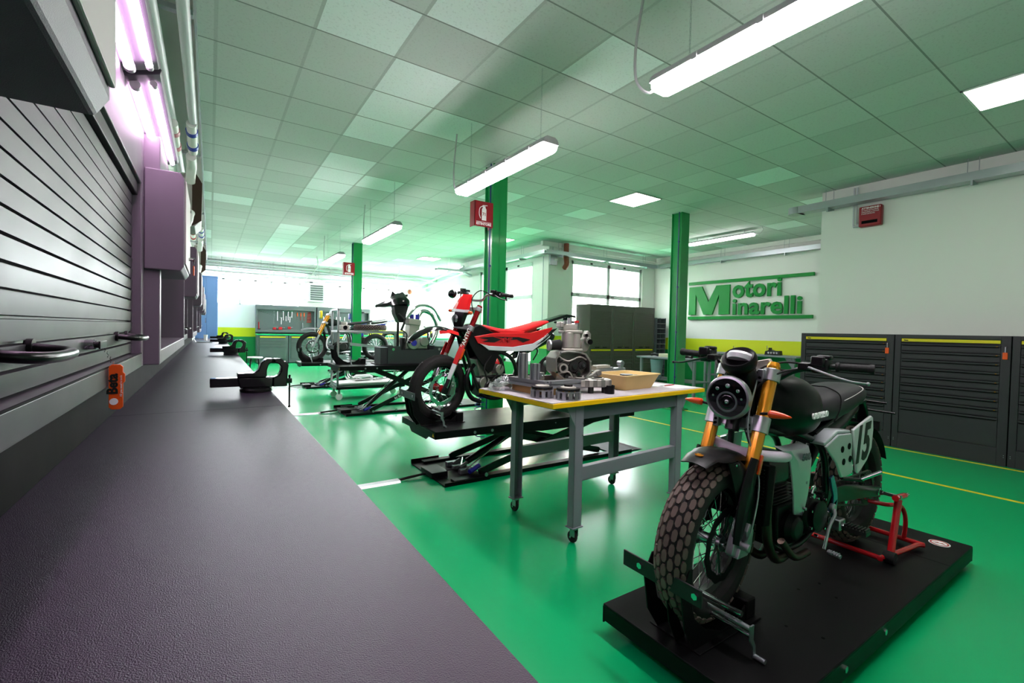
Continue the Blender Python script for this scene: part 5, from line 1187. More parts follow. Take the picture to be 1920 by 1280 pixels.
# ================================================================ far motorcycles (smaller in view)
def far_bike(loc, lab, fork, tank, body, sty='knob', tilt=0, front=True):
    t = thing('motorcycle', lab, 'motorcycle', loc); R = .335; rake = rad(25); ax = V((math.sin(rake), 0, math.cos(rake))); A0 = V((0, 0, R)); e = V((-math.cos(rake), 0, math.sin(rake)))
    fp = lambda s, y, off=0: A0+ax*s+e*off+V((0, y, 0))
    if front: wheel(t, (0, 0, R), R, .10, .25, sty, rim='cast_dark', spoke='chrome', hub='alu', disc=-1, dr=.15, dmat='chrome')
    for s in (-1, 1):
        b = MB(); b.cyl(fp(.3, s*.1), fp(.82, s*.1), .027); b.build('fork_tube', fork, t)
        b = MB(); b.cyl(fp(0, s*.1), fp(.3, s*.1), .022); b.build('fork_stanchion', 'alu', t)
    b = MB()
    for q in (.58, .78): b.prism([(-.05, -.13), (.03, -.13), (.03, .13), (-.05, .13)], fp(q, 0), e, (0, 1, 0), ax, .05)
    b.build('triple_clamp', 'alu_matte', t, bev=.006)
    hb = fp(.86, 0, -.02); b = MB(); b.tube([hb+V(p) for p in ((.10, -.39, .08), (.05, -.2, .08), (0, -.08, .0), (0, .08, 0), (.05, .2, .08), (.10, .39, .08))], .014, n=10); b.build('handlebar', 'alu_matte', t)
    for s in (-1, 1): MB().cyl(hb+V((.07, s*.27, .08)), hb+V((.10, s*.41, .08)), .02).build('grip', 'rubber', t)
    b = MB(); b.box(fp(.66, -.09, .09), fp(.66, .09, .09)+V((-.05, 0, .18))); b.build('headlight_mask', tank, t, bev=.02)
    b = MB(); b.loft([[(x, y*hw, z+d) for y, d in ((-1.1, -.03), (-.6, 0), (.6, 0), (1.1, -.03), (.6, -.01), (-.6, -.01))] for x, z, hw in ((-.25, .72, .03), (-.1, .76, .06), (.1, .76, .06), (.3, .66, .05))]); b.build('front_fender', body, t)
    b = MB(); b.loft([ell(.24, .88, .06, .06), ell(.36, .90, .13, .11), ell(.55, .86, .13, .10), ell(.72, .82, .08, .06)]); b.build('fuel_tank', 'satin_black' if tank == 'yellow_warn' else tank, t, sub=1)
    b = MB(); b.loft([ell(.66, .86, .08, .03, p=3), ell(.85, .87, .11, .04, p=3), ell(1.15, .91, .10, .035, p=3), ell(1.32, .95, .07, .02, p=3)]); b.build('seat', 'leather', t, smooth=60)
    for s in (-1, 1):
        b = MB(); b.prism([(.32, .80), (.5, .82), (.56, .5), (.44, .42)], (0, s*.15-.006, 0), (1, 0, 0), (0, 0, 1), (0, 1, 0), .012); b.build('radiator_shroud', body, t, bev=.006)
        b = MB(); b.prism([(.85, .80), (1.25, .88), (1.2, .72), (.95, .62)], (0, s*.13-.006, 0), (1, 0, 0), (0, 0, 1), (0, 1, 0), .012); b.build('side_panel', body, t, bev=.006)
    b = MB()
    for s in (-1, 1):
        b.tube([(.22, s*.03, .84), (.5, s*.1, .74), (.78, s*.11, .62), (.82, s*.1, .34)], .017, n=8); b.tube([(.22, s*.03, .78), (.32, s*.09, .36), (.5, s*.1, .22), (.82, s*.1, .28)], .015, n=8); b.tube([(.75, s*.1, .70), (1.3, s*.07, .88)], .011, n=8)
    b.build('frame', 'satin_black', t)
    b = MB(); b.box((.38, -.10, .24), (.78, .10, .44)); b.box((.42, -.08, .44), (.58, .08, .68)); b.cyl((.64, -.15, .34), (.64, .15, .34), .09, n=20); b.build('engine', 'cast_dark', t, bev=.012)
    b = MB(); b.tube([(.40, -.03, .6), (.30, -.08, .5), (.30, -.1, .3), (.5, -.1, .2)], .02, n=10); b.build('exhaust_header', 'alu', t)
    b = MB()
    for s in (-1, 1): b.loft([[(x, s*.115+dy, z+dz) for dy, dz in ((-.014, -h), (.014, -h), (.014, h), (-.014, h))] for x, z, h in ((.80, .40, .035), (1.46, .33, .028))])
    b.build('swingarm', 'alu_matte', t)
    wheel(t, (1.43, 0, R-.01), R-.01, .12, .23, sty, rim='cast_dark', spoke='chrome', hub='alu', disc=0, nm='rear_wheel')
    b = MB(); b.loft([[(x, y*.07, z+d) for y, d in ((-1, -.02), (-.7, .0), (.7, .0), (1, -.02), (.7, -.01), (-.7, -.01))] for x, z in ((1.2, .92), (1.45, .97), (1.65, 1.0))]); b.build('rear_fender', body, t)
    return t
far_bike((1.93, 11.08, .568), 'motorcycle with golden yellow fork legs at the back left, on the third lift', 'gold', 'yellow_warn', 'panel_grey', 'street')
far_bike((3.35, 14.25, .622), 'blue and white offroad motorcycle farthest back between the lifts', 'alu', 'blue_purple', 'blue_purple', front=False)
# ================================================================ engine cradle on the second lift
t = thing('engine_cradle', 'dark steel cradle box on the second lift carrying the blue capped engine', 'engine stand', (2.35, 7.25, .775))
b = MB(); b.prism([(0, 0), (.98, 0), (.98, .29), (.80, .29), (.80, .23), (.22, .23), (.22, .29), (0, .29)], (0.05, 0, 0), (1, 0, 0), (0, 0, 1), (0, 1, 0), .012); b.build('front_plate', 'stand_grey', t, smooth=0, bev=.002)
b = MB(); b.prism([(0, 0), (.98, 0), (.98, .29), (.80, .29), (.80, .23), (.22, .23), (.22, .29), (0, .29)], (0.05, .38, 0), (1, 0, 0), (0, 0, 1), (0, 1, 0), .012); b.build('rear_plate', 'stand_grey', t, smooth=0, bev=.002)
for x in (-.06, 1.0): MB().box((x, .03, 0), (x+.14, .36, .27)).build('end_block', 'stand_grey', t, smooth=0, bev=.003)
MB().box((-.1, -.05, -.008), (1.2, .42, .0)).build('sheet', 'steel_black', t, smooth=0)
b = MB()
for x in (.14, .95): b.cyl((x, -.006, .24), (x, .0, .24), .022, n=14)
b.build('plate_bolt', 'chrome', t)
t = thing('engine', 'silver motorcycle engine with two blue caps mounted in the dark steel cradle', 'engine', (2.72, 7.4, .90))
b = MB(); b.box((0, -.1, .12), (.38, .16, .30)); b.cyl((.12, -.15, .22), (.12, .18, .22), .11, n=20); b.cyl((.32, -.13, .24), (.32, .18, .24), .08, n=18); b.build('crankcase', 'cast', t, bev=.01)
b = MB(); b.box((.06, -.09, .30), (.24, .13, .56), Matrix.Rotation(rad(6), 3, 'Y')); b.box((.04, -.11, .52), (.26, .15, .62), Matrix.Rotation(rad(6), 3, 'Y')); b.build('cylinder', 'cast_light', t, bev=.01)
b = MB()
for x in (.11, .21): b.cyl((x, -.06, .62), (x, -.06, .70), .035, n=14)
b.build('blue_cap', 'blue_purple', t)
b = MB(); b.cyl((.12, -.165, .22), (.12, -.15, .22), .05, n=16); b.build('blue_cover', 'blue_purple', t)
b = MB(); b.tube([(.22, 0, .60), (.32, 0, .76), (.50, 0, .70), (.60, 0, .45), (.50, 0, .20)], .035, n=12); b.tube([(.0, -.1, .62), (.2, -.1, .84), (.46, -.1, .82), (.62, -.1, .6)], .022, n=10); b.build('intake_tubes', 'chrome', t)
b = MB(); b.tube([(-.02, -.12, .62), (-.08, -.12, .45), (.0, -.14, .35), (-.04, -.1, .1)], .01); b.tube([(.3, -.12, .5), (.42, -.13, .42), (.40, -.1, .2)], .01); b.tube([(-.1, 0, .7), (.0, .0, .58), (-.05, 0, .42)], .02); b.build('hose', 'rubber', t)
b = MB(); b.box((-.05, -.05, -.1), (.0, .05, .3)); b.box((.4, -.05, -.1), (.44, .05, .3)); b.build('mounting_post', 'satin_black', t)
t = thing('front_fairing', 'black pointed plastic fairing raised above the engine in the middle distance', 'fairing', (2.50, 7.5, 1.58))
b = MB(); b.loft([[(x*1.35, y*hw*1.5, z*1.1+h*k*1.3) for y, k in ((-1, -.6), (-.9, .3), (0, 1), (.9, .3), (1, -.6), (0, -.9))] for x, z, hw, h in ((-.18, .12, .02, .015), (-.05, .16, .06, .05), (.06, .22, .09, .09), (.17, .24, .08, .10), (.24, .2, .05, .06))]); b.build('beak', 'gloss_black', t, smooth=40)
b = MB(); b.loft([[(x-.05, -.09, z), (x+w_, -.09, z), (x+w_, .09, z), (x-.05, .09, z)] for x, z, w_ in ((.19, -.12, .05), (.12, .02, .14), (.10, .16, .2))]); b.prism([(-.04, .2), (.02, .40), (.10, .34), (.30, .36), (.22, .18)], (.02, -.01, 0), (1, 0, 0), (0, 0, 1), (0, 1, 0), .02); b.build('mask', 'satin_black', t)
b = MB(); b.cyl((.15, 0, -.60), (.15, 0, -.1), .02); b.build('post', 'satin_black', t)
# aluminium trolley behind
t = thing('parts_trolley', 'tall aluminium frame trolley with wheels behind the engine lift', 'trolley', (1.95, 8.75, 0))
b = MB()
for y in (0, .5):
    for x in (0, .16 if 0 else 1.25): b.box((x, y, .2), (x+.035, y+.035, 1.70 if x == 0 else 1.30))
    for z in (.26, 1.25): b.box((0, y, z), (1.28, y+.035, z+.035))
for z in (.26, 1.25, 1.665): b.box((0, 0, z), (.035, .53, z+.035))
b.box((1.25, 0, 1.25), (1.285, .53, 1.285)); b.build('frame', 'alu', t, smooth=0, bev=.004)
MB().box((.02, .02, .30), (1.27, .51, .315)).build('lower_shelf', 'white_paint', t, smooth=0); MB().box((.02, .02, 1.285), (1.27, .51, 1.30)).build('upper_shelf', 'alu_matte', t, smooth=0)
MB().box((-.01, -.01, .2), (1.3, .54, .255)).build('bumper', 'satin_black', t, bev=.006)
for x in (.05, 1.22):
    for y in (.04, .47):
        b = MB(); b.box((x-.02, y-.02, .12), (x+.02, y+.02, .2)); b.build('castor_fork', 'galv', t, bev=.003); f = t.children[-1]
        b = MB(); b.lathe([(.012, -.016), (.058, -.016), (.064, 0), (.058, .016), (.012, .016)], (x, y, .064), (0, 1, 0), n=24); b.build('wheel', 'white_paint', f)
o = None
t = thing('knobby_tyre', 'knobby offroad wheel lying flat on the upper shelf of the aluminium trolley', 'wheel', (2.62, 9.0, 1.36))
w = wheel(t, (0, 0, 0), .31, .10, .23, 'knob', rim='cast_dark', spoke='chrome', hub='alu', disc=0, nm='rim'); t.rotation_euler = (rad(90), 0, 0)
b = MB(); b.tube([(0, 0, .28), (.02, 0, .12), (.08, .02, .06), (.22, .05, .05), (.34, .1, .04), (.5, .1, .05)], .03, n=12); b.tube([(.05, .06, .25), (.07, .06, .12), (.14, .06, .08), (.3, .0, .05)], .026, n=12)
o = b.build('exhaust_pipe', 'chrome'); o.location = (2.15, 8.95, .315); tag(o, 'bent silver exhaust pipe on the lower shelf of the trolley', 'exhaust')
o = MB().loft([ell(0, .05, .04, .04), ell(.05, .06, .07, .06), ell(.3, .06, .07, .06), ell(.36, .05, .05, .04)]).build('muffler', 'pale_panel'); o.location = (2.35, 9.12, .315); tag(o, 'pale muffler can on the lower shelf of the trolley', 'exhaust')
o = MB().tube([(0, 0, .03), (.15, .06, .03), (.32, .02, .05), (.45, -.04, .03)], .028, n=12).build('header_pipe', 'chrome'); o.location = (2.7, 9.0, .315); tag(o, 'curved silver header pipe at the right end of the lower trolley shelf', 'exhaust')
t = thing('engine_part', 'silver cylinder head casting on the left end of the upper trolley shelf', 'engine part', (2.12, 8.98, 1.30)); MB().box((-.08, -.1, 0), (.08, .1, .10)).cyl((0, 0, .1), (0, 0, .16), .06).build('casting', 'cast_light', t, bev=.01); MB().cyl((0, -.11, .05), (0, -.1, .05), .04).build('port', 'gap_black', t)
# coiled air hose beside the green pillar
b = MB(); pts = []
n = 22
for i in range(n*10+1):
    a = 2*PI*i/10; z = 1.35-1.30*(i/(n*10))**.85; r = .055*(1+.15*math.sin(i*.7)); pts.append((r*math.cos(a), r*math.sin(a), z))
b.tube(pts, .0065, n=6, k=1); o = b.build('coiled_hose', 'blue_hose'); o.location = (2.72, 4.78, .02); tag(o, 'dark blue coiled air hose hanging in front of the green pillar', 'hose')
t = thing('fire_extinguisher', 'red fire extinguisher at the foot of the green pillar, seen between bike and table', 'extinguisher', (3.08, 5.0, .55))
MB().lathe([(.001, 0), (.07, .0), (.075, .02), (.075, .40), (.05, .46), (.02, .48), (.02, .50)], n=24).build('cylinder', 'red_paint', t); MB().box((-.03, -.02, .50), (.06, .02, .53)).build('valve_handle', 'satin_black', t, bev=.004); MB().tube([(0, 0, .5), (-.07, 0, .48), (-.095, 0, .3), (-.09, 0, .1)], .01).build('hose', 'rubber', t)
MB().box((-.03, .07, .1), (.03, .115, .4)).build('wall_bracket', 'galv', t)
# ================================================================ yellow edged work table with parts
T = thing('work_table', 'grey legged work table with yellow edge and cloth top, on castors', 'table', (1.71, 2.12, 0), rad(3.4))
TL, TW = 1.66, .82
b = MB(); b.box((0, 0, .895), (TL, TW, .926)); b.build('table_top', 'yellow_edge', T, smooth=0, bev=.004)
b = MB(); n = 60; A = []; B_ = []
random.seed(3)
edge = []
for i in range(n): edge.append((.005+(TL-.01)*i/n, .012+random.uniform(-.002, .002)))
for i in range(30): edge.append((TL-.01, .012+(TW-.02)*i/30))
for i in range(n): edge.append((TL-.01-(TL-.01)*i/n, TW-.005))
for i in range(46): edge.append((random.uniform(-.006, .006), TW-.006-(TW-.018)*i/46))
b.prism(edge, (0, 0, .926), (1, 0, 0), (0, 1, 0), (0, 0, 1), .004); b.build('cloth_cover', 'cloth', T, smooth=0)
def leg(x, y, sx):
    b = MB(); w, d = .075, .055
    b.box((x-w/2, y-d/2, .11), (x-w/2+.006, y+d/2, .895)) ; b.box((x+w/2-.006, y-d/2, .11), (x+w/2, y+d/2, .895)); b.box((x-w/2, y-d/2 if y < .4 else y+d/2-.006, .11), (x+w/2, y-d/2+.006 if y < .4 else y+d/2, .895))
    b.prism([(-w/2, .895), (-w/2-.08, .895), (-w/2, .76)] if x < .8 else [(w/2, .895), (w/2+.08, .895), (w/2, .76)], (x, y-d/2 if y < .4 else y+d/2-.006, 0), (1, 0, 0), (0, 0, 1), (0, 1, 0), .006)
    b.box((x-w/2-.008, y-d/2-.008, .104), (x+w/2+.008, y+d/2+.008, .112)); b.build('leg', 'grey_leg', T, smooth=0, bev=.002)
    f = T.children[-1]
    b = MB(); b.box((x-.018, y-.02, .045), (x-.014, y+.02, .104)); b.box((x+.014, y-.02, .045), (x+.018, y+.02, .104)); b.box((x-.018, y-.02, .09), (x+.018, y+.02, .104)); b.build('castor_fork', 'galv', f, smooth=0)
    b = MB(); b.lathe([(.008, -.012), (.034, -.012), (.038, -.006), (.038, .006), (.034, .012), (.008, .012)], (x+.0, y+.012, .038), (1, 0, 0), n=24); b.build('castor_wheel', 'rubber', f)
    b = MB(); b.cyl((x-.022, y+.012, .038), (x+.022, y+.012, .038), .007, n=8); b.build('castor_axle', 'chrome', f)
for x in (.26, 1.36):
    for y in (.06, .68): leg(x, y, 1)
for y, s in ((.06, 1), (.68, -1)):
    b = MB(); b.box((.30, y-.02, .40), (1.32, y+.02, .405)); b.box((.30, y-.022, .405), (1.32, y-.014, .49)); b.box((.30, y+.014, .405), (1.32, y+.022, .49)); b.box((.30, y-.022, .445), (1.32, y+.022, .452))
    b.box((.30, y-.022, .486), (1.32, y+.022, .492))
    b.build('lower_rail', 'grey_leg', T, smooth=0, bev=.003)
b = MB()
for y in (.06, .68): b.box((.30, y-.02, .80), (1.32, y+.02, .89))
b.box((.25, .06, .83), (.27, .68, .89)); b.box((1.35, .06, .83), (1.37, .68, .89)); b.build('upper_rail', 'grey_leg_dark', T, smooth=0, bev=.003)
b = MB()
for x in (.26, 1.36):
    for y, z in ((.032, .70), (.032, .78)): b.cyl((x+.03, y-.003, z), (x+.03, y+.002, z), .005, n=8)
b.build('leg_bolt', 'galv', T)
TZ = .9305
def gears(x, y, r, lab, extra):
    t = thing('clutch_basket', lab, 'clutch part', (x, y, TZ))
    b = MB(); b.lathe([(r*.55, .0), (r, .0), (r, .007), (r*.55, .007)], n=40, closed=True)
    n = 12
    for k in range(n):
        a = 2*PI*k/n; m = Matrix.Rotation(a, 3, 'Z'); b.box((r*.93, -.012, .004), (r, .012, .052), m, (0, 0, 0))
    b.lathe([(r*.90, .045), (r*1.0, .045), (r, .053), (r*.90, .053)], n=40, closed=True); b.build('basket', 'alu_matte', t)
    b = MB(); nt = 54; ro = r*.93; pts = []
    for k in range(nt*2): q = ro-(.004 if k % 2 else 0); a = 2*PI*k/(nt*2); pts += [(q*math.cos(a-.02), q*math.sin(a-.02)), (q*math.cos(a+.02), q*math.sin(a+.02))]
    b.prism(pts, (0, 0, .058), (1, 0, 0), (0, 1, 0), (0, 0, 1), .013); b.build('ring_gear', 'cast_dark', t, smooth=0)
    b = MB(); b.lathe([(.001, .071), (r*.62, .071), (r*.62, .078), (r*.5, .082), (.001, .082)], n=32); b.build('pressure_plate', 'cast_light', t)
    if extra:
        b = MB(); pts = []; ro = r*.34
        for k in range(48): q = ro-(.004 if k % 2 else 0); a = 2*PI*k/48; pts.append((q*math.cos(a), q*math.sin(a)))
        b.prism(pts, (0, 0, .082), (1, 0, 0), (0, 1, 0), (0, 0, 1), .012); b.build('pinion', 'cast_dark', t, smooth=0)
gears(1.815, 2.37, .075, 'silver toothed clutch basket on the cloth, the left of the two', False)
gears(1.915, 2.225, .08, 'silver toothed clutch basket on the cloth, right one nearest the table edge', True)
# plastic bag with part
t = thing('plastic_bag', 'clear crumpled plastic bag of parts on the left end of the table', 'bag', (1.80, 2.80, TZ))
random.seed(5); b = MB(); n, m = 22, 12; R_ = []
for j in range(1, m):
    th = PI/2*j/m*1.05; R_.append([b.v((math.cos(2*PI*i/n)*math.sin(th)*.13*(1+random.uniform(-.16, .16)), math.sin(2*PI*i/n)*math.sin(th)*.09*(1+random.uniform(-.16, .16)), max(.0, math.cos(th))*.09*(1+random.uniform(-.25, .2)))) for i in range(n)])
b.skin(R_); b.build('film', 'plastic_film', t, smooth=20)
b = MB(); b.cyl((-.05, -.02, .028), (.04, .0, .03), .026); b.cyl((.02, .02, .02), (.08, .03, .03), .018); b.box((-.09, -.03, .0), (-.04, .02, .02)); b.build('parts', 'cast_light', t, bev=.003)
# cup
b = MB(); b.lathe([(.001, 0), (.034, 0), (.036, .004), (.037, .058), (.034, .06), (.03, .058), (.029, .01), (.001, .01)], n=28); o = b.build('black_pot', 'plastic_black'); o.location = (2.36, 2.30, TZ); tag(o, 'small black round pot near the front edge of the table', 'pot')
# tub
t = thing('plastic_tub', 'shallow tan plastic tub on the work table', 'tub', (2.76, 2.51, TZ), rad(5))
def rr(w, d, z, r=.03, n=5):
    o = []
    for cx, cy, a0 in ((w-r, d-r, 0), (-w+r, d-r, 90), (-w+r, -d+r, 180), (w-r, -d+r, 270)):
        for k in range(n+1): a = rad(a0+90*k/n); o.append((cx+r*math.cos(a), cy+r*math.sin(a), z))
    return o
b = MB(); b.loft([rr(.18, .12, 0), rr(.225, .16, .105), rr(.235, .17, .108), rr(.235, .17, .115), rr(.220, .155, .115), rr(.178, .118, .006)], cap=True); b.build('tub_body', 'tub', t)
MB().lathe([(.001, 0), (.05, .0), (.05, .01), (.001, .01)], (.0, .0, .095), n=24).box((-.15, -.02, .088), (.15, .02, .094)).build('part_inside', 'cast_dark', t)
# papers
for (x, y, a, l) in ((3.12, 2.52, 8, 'white paper sheet on the right end of the table, left one'), (3.2, 2.36, -6, 'white paper sheet at the right corner of the table')):
    o = MB().box((-.12, -.09, 0), (.12, .09, .0012)).build('paper_sheet', 'paper', smooth=0); o.location = (x, y, TZ); o.rotation_euler = (0, 0, rad(a)); tag(o, l, 'paper')
o = MB().cyl((0, 0, 0), (.14, .02, 0), .004).build('pen', 'red_tool'); o.location = (3.12, 2.42, TZ+.0055); tag(o, 'thin reddish pen lying on the papers at the table end', 'pen')
o = MB().box((-.16, -.1, 0), (.16, .1, .06)).build('foam_box', 'paper', bev=.006); o.location = (2.62, 2.76, TZ); tag(o, 'white foam block behind the tan tub', 'box')
# extrusion stand
t = thing('engine_stand', 'aluminium profile stand with two uprights holding the opened engine', 'engine stand', (1.84, 2.56, TZ))
def ext(b, a, e, s=.04):
    a, e = V(a), V(e); d = (e-a).normalized(); u = V((0, 0, 1)) if abs(d.z) < .9 else V((0, 1, 0)); w = d.cross(u).normalized(); h = s/2; g = .004; k = .009
    P = []
    for q in range(4):
        c, sn = math.cos(q*PI/2), math.sin(q*PI/2)
        for x, y in ((h, -h), (h, -g), (h-.004, -g), (h-.004, -k), (h-k-.003, -k), (h-k-.003, k), (h-.004, k), (h-.004, g), (h, g)): P.append((x*c-y*sn, x*sn+y*c))
    b.prism(P, a, w, u, d, (e-a).length)
for nm, a, e, sz in (('base_profile', (.02, -.19, .075), (-.02, .19, .075), .05), ('cross_profile', (.05, -.165, .075), (.36, -.165, .075), .05), ('cross_profile', (.02, .165, .075), (.40, .165, .075), .05), ('upright', (-.005, .06, .10), (-.005, .06, .275), .05), ('upright', (.01, -.06, .10), (.01, -.06, .21), .05), ('upright', (.36, .165, .10), (.36, .165, .17), .04)):
    b = MB(); ext(b, a, e, sz); b.build(nm, 'alu_matte', t, smooth=0)
b = MB(); b.box((.03, -.09, .10), (.07, -.05, .15)); b.cyl((.05, -.10, .125), (.05, -.09, .125), .008, n=6); b.build('corner_bracket', 'alu', t, bev=.003)
MB().box((.0, -.15, 0), (.3, .2, .049)).build('packing_board', 'cardboard', t, smooth=0)
# opened engine
t = thing('engine', 'opened grey engine with exposed gears and upright cylinder on the work table', 'engine', (2.20, 2.56, 1.04), rad(-16))
b = MB(); P = [(-.13, .03), (-.135, .13), (-.10, .175), (-.04, .185), (.06, .18), (.11, .165), (.15, .11), (.155, .03), (.12, -.01), (.05, -.055), (-.04, -.06), (-.07, -.02)]
Q = [(x*.90+.0, z*.90+.006) for x, z in P]
def ringprism(b, P, Q, y0, y1):
    A = [[b.v((x, y, z)) for x, z in K] for K in (P, Q) for y in (y0, y1)]; n = len(P)
    for i in range(n):
        j = (i+1) % n
        b._f([A[0][i], A[0][j], A[2][j], A[2][i]]); b._f([A[1][i], A[3][i], A[3][j], A[1][j]]); b._f([A[0][i], A[1][i], A[1][j], A[0][j]]); b._f([A[2][i], A[2][j], A[3][j], A[3][i]])
ringprism(b, P, Q, -.07, .03); b.build('case_rim', 'cast', t, bev=.003, smooth=30)
b = MB(); b.prism(P, (0, .02, 0), (1, 0, 0), (0, 0, 1), (0, 1, 0), .10); b.build('crankcase', 'cast', t, bev=.006)
b = MB()
for x, z, r, y in ((-.055, .065, .034, -.05), (.025, .07, .042, -.045), (.09, .08, .032, -.05), (-.01, -.01, .036, -.04), (.055, .02, .02, -.055), (-.08, .12, .026, -.03)):
    b.m('cast_dark'); nt = 26; pts = []
    for k in range(nt*2): q = r-(.003 if k % 2 else 0); a = PI*k/nt; pts.append((x+q*math.cos(a), z+q*math.sin(a)))
    b.prism(pts, (0, y, 0), (1, 0, 0), (0, 0, 1), (0, 1, 0), .016); b.m('chrome'); b.lathe([(.004, 0), (r*.42, 0), (r*.42, .09), (.004, .09)], (x, y-.012, z), (0, 1, 0), n=18)
b.build('gears', None, t, smooth=30)
b = MB(); b.lathe([(.022, -.012), (.034, -.012), (.034, .03), (.022, .03)], (-.07, -.06, .06), (0, 1, 0), n=24, closed=True); b.tube([(-.11, -.045, .15), (-.03, -.05, .11), (.06, -.05, .14), (.12, -.045, .12)], .006); b.tube([(-.10, -.045, .02), (-.02, -.05, .03), (.03, -.05, -.03), (.10, -.045, .0)], .006); b.build('bearing_boss', 'cast_light', t)
b = MB(); C0 = V((.03, .05, .18)); tilt = Matrix.Rotation(rad(4), 3, 'Y')
for (a, e) in (((-.085, -.07, 0), (.075, .07, .02)), ((-.075, -.06, .13), (.075, .06, .155))): b.box(C0+V(a), C0+V(e))
b.cyl(C0+V((-.03, -.02, .02)), C0+V((-.03, -.02, .14)), .046, n=22); b.cyl(C0+V((.035, -.02, .02)), C0+V((.035, -.02, .14)), .035, n=20); b.box(C0+V((-.075, -.03, .155)), C0+V((.045, .06, .20))); b.box(C0+V((-.10, -.04, .17)), C0+V((-.07, .04, .215)))
b.build('cylinder', 'cast_light', t, bev=.008, smooth=40)
b = MB(); b.cyl(C0+V((-.01, 0, .20)), C0+V((-.01, 0, .245)), .02, .012); b.cyl(C0+V((.05, 0, .155)), C0+V((.05, 0, .21)), .016); b.cyl(C0+V((-.055, -.03, .2)), C0+V((-.055, -.03, .225)), .012); b.build('sensor_stub', 'alu', t)
b = MB(); b.cyl(C0+V((.05, 0, .208)), C0+V((.05, 0, .226)), .018, n=14); b.build('red_cap', 'red_plastic', t)
b = MB(); b.cyl(C0+V((-.17, -.02, .04)), C0+V((-.09, -.02, .045)), .034, .04, n=22); b.build('carburettor_boot', 'rubber', t)
b = MB(); b.lathe([(.028, 0), (.04, 0), (.042, .012), (.028, .012)], C0+V((-.182, -.02, .04)), (1, 0, 0), n=24, closed=True); b.cyl(C0+V((-.176, -.02, .04)), C0+V((-.172, -.02, .04)), .03, n=20); b.build('intake_ring', 'alu', t)
b = MB(); b.prism([(.0, -.01), (.05, .0), (.075, .05), (.08, .13), (.05, .155), (.03, .10), (.01, .08)], C0+V((.07, -.05, 0)), (1, 0, 0), (0, 0, 1), (0, 1, 0), .07); b.cyl(C0+V((.12, -.07, .08)), C0+V((.12, -.04, .08)), .024); b.cyl(C0+V((.10, -.07, .12)), C0+V((.10, -.04, .12)), .016); b.build('water_pump_housing', 'cast', t, bev=.006)
b = MB(); b.cyl(C0+V((.13, -.075, .07)), C0+V((.13, -.068, .07)), .02); b.cyl(C0+V((.10, -.075, .118)), C0+V((.10, -.068, .118)), .012); b.build('port', 'gap_black', t)
b = MB()
for x, z in P[::2]: b.cyl((x*.95, -.075, z*.95+.003), (x*.95, -.066, z*.95+.003), .007, n=8)
b.build('case_bolts', 'chrome', t)
b = MB(); b.prism([(0, 0), (.12, .05), (.13, .085), (.10, .09), (.06, .06), (.0, .04)], (.12, -.03, -.05), (1, 0, 0), (0, 0, 1), (0, 1, 0), .03); b.cyl((.235, -.035, .02), (.235, .005, .02), .022, n=18); b.build('mounting_ear', 'cast', t, bev=.004)
# long castings
t = thing('crankcase_cover', 'long grey aluminium casting lying in front of the stand on the table', 'engine part', (2.24, 2.40, TZ), rad(-22))
b = MB(); P = [(-.17, -.04), (-.02, -.05), (.02, -.06), (.16, -.06), (.17, -.02), (.17, .05), (.02, .055), (-.17, .04)]
b.prism(P, (0, 0, .045), (1, 0, 0), (0, 1, 0), (0, 0, 1), .055); b.build('casting', 'cast', t, bev=.006)
b = MB()
for k in range(5): b.box((-.13+.06*k, -.066, .05), (-.10+.06*k, -.05, .095))
b.cyl((-.06, 0, .1), (-.06, 0, .112), .035); b.cyl((.08, 0, .1), (.08, 0, .108), .045); b.build('ribs', 'cast_light', t, bev=.003)
b = MB(); b.cyl((.08, 0, .109), (.08, 0, .112), .03); b.cyl((-.06, 0, .113), (-.06, 0, .116), .02); b.build('bore', 'gap_black', t)
b = MB(); b.cyl((.02, -.02, 0), (.02, -.02, .045), .02); b.cyl((-.12, 0, 0), (-.12, 0, .045), .018); b.cyl((.13, .0, 0), (.13, .0, .045), .02); b.build('support_stud', 'cast_dark', t)
t = thing('swingarm', 'long silver aluminium swingarm lying along the back of the table', 'swingarm', (2.25, 2.84, TZ+.05), rad(2))
b = MB(); b.loft([[(x, y+dy, z+dz) for dy, dz in ((-.02, -h), (.02, -h), (.02, h), (-.02, h))] for x, y, z, h in ((.0, 0, .10, .03), (.2, 0, .09, .028), (.55, .0, .07, .02), (.72, 0, .06, .018))]); b.box((.70, -.03, .03), (.86, .05, .07)); b.build('arm', 'alu', t, bev=.004)
b = MB(); b.lathe([(.012, -.03), (.026, -.03), (.026, .03), (.012, .03)], (-.02, 0, .125), (0, 1, 0), n=24, closed=True); b.lathe([(.012, -.02), (.024, -.02), (.024, .03), (.012, .03)], (.83, 0, .11), (0, 1, 0), n=24, closed=True); b.box((.81, -.015, .04), (.85, .015, .10)); b.build('pivot_eye', 'alu', t)
b = MB(); b.box((.5, -.03, .075), (.66, .03, .10)); b.cyl((.1, 0, -.05), (.1, 0, .065), .02); b.cyl((.78, 0, -.05), (.78, 0, .035), .02); b.build('bracket', 'cast_light', t, bev=.004)
for (x, y, l, L_) in ((2.30, 2.62, 'aluminium profile bar lying behind the long casting', .3),):
    b = MB(); ext(b, (0, 0, .02), (L_, .02, .02)); o = b.build('profile_bar', 'alu_matte', smooth=0); o.location = (x, y, TZ); tag(o, l, 'metal bar')
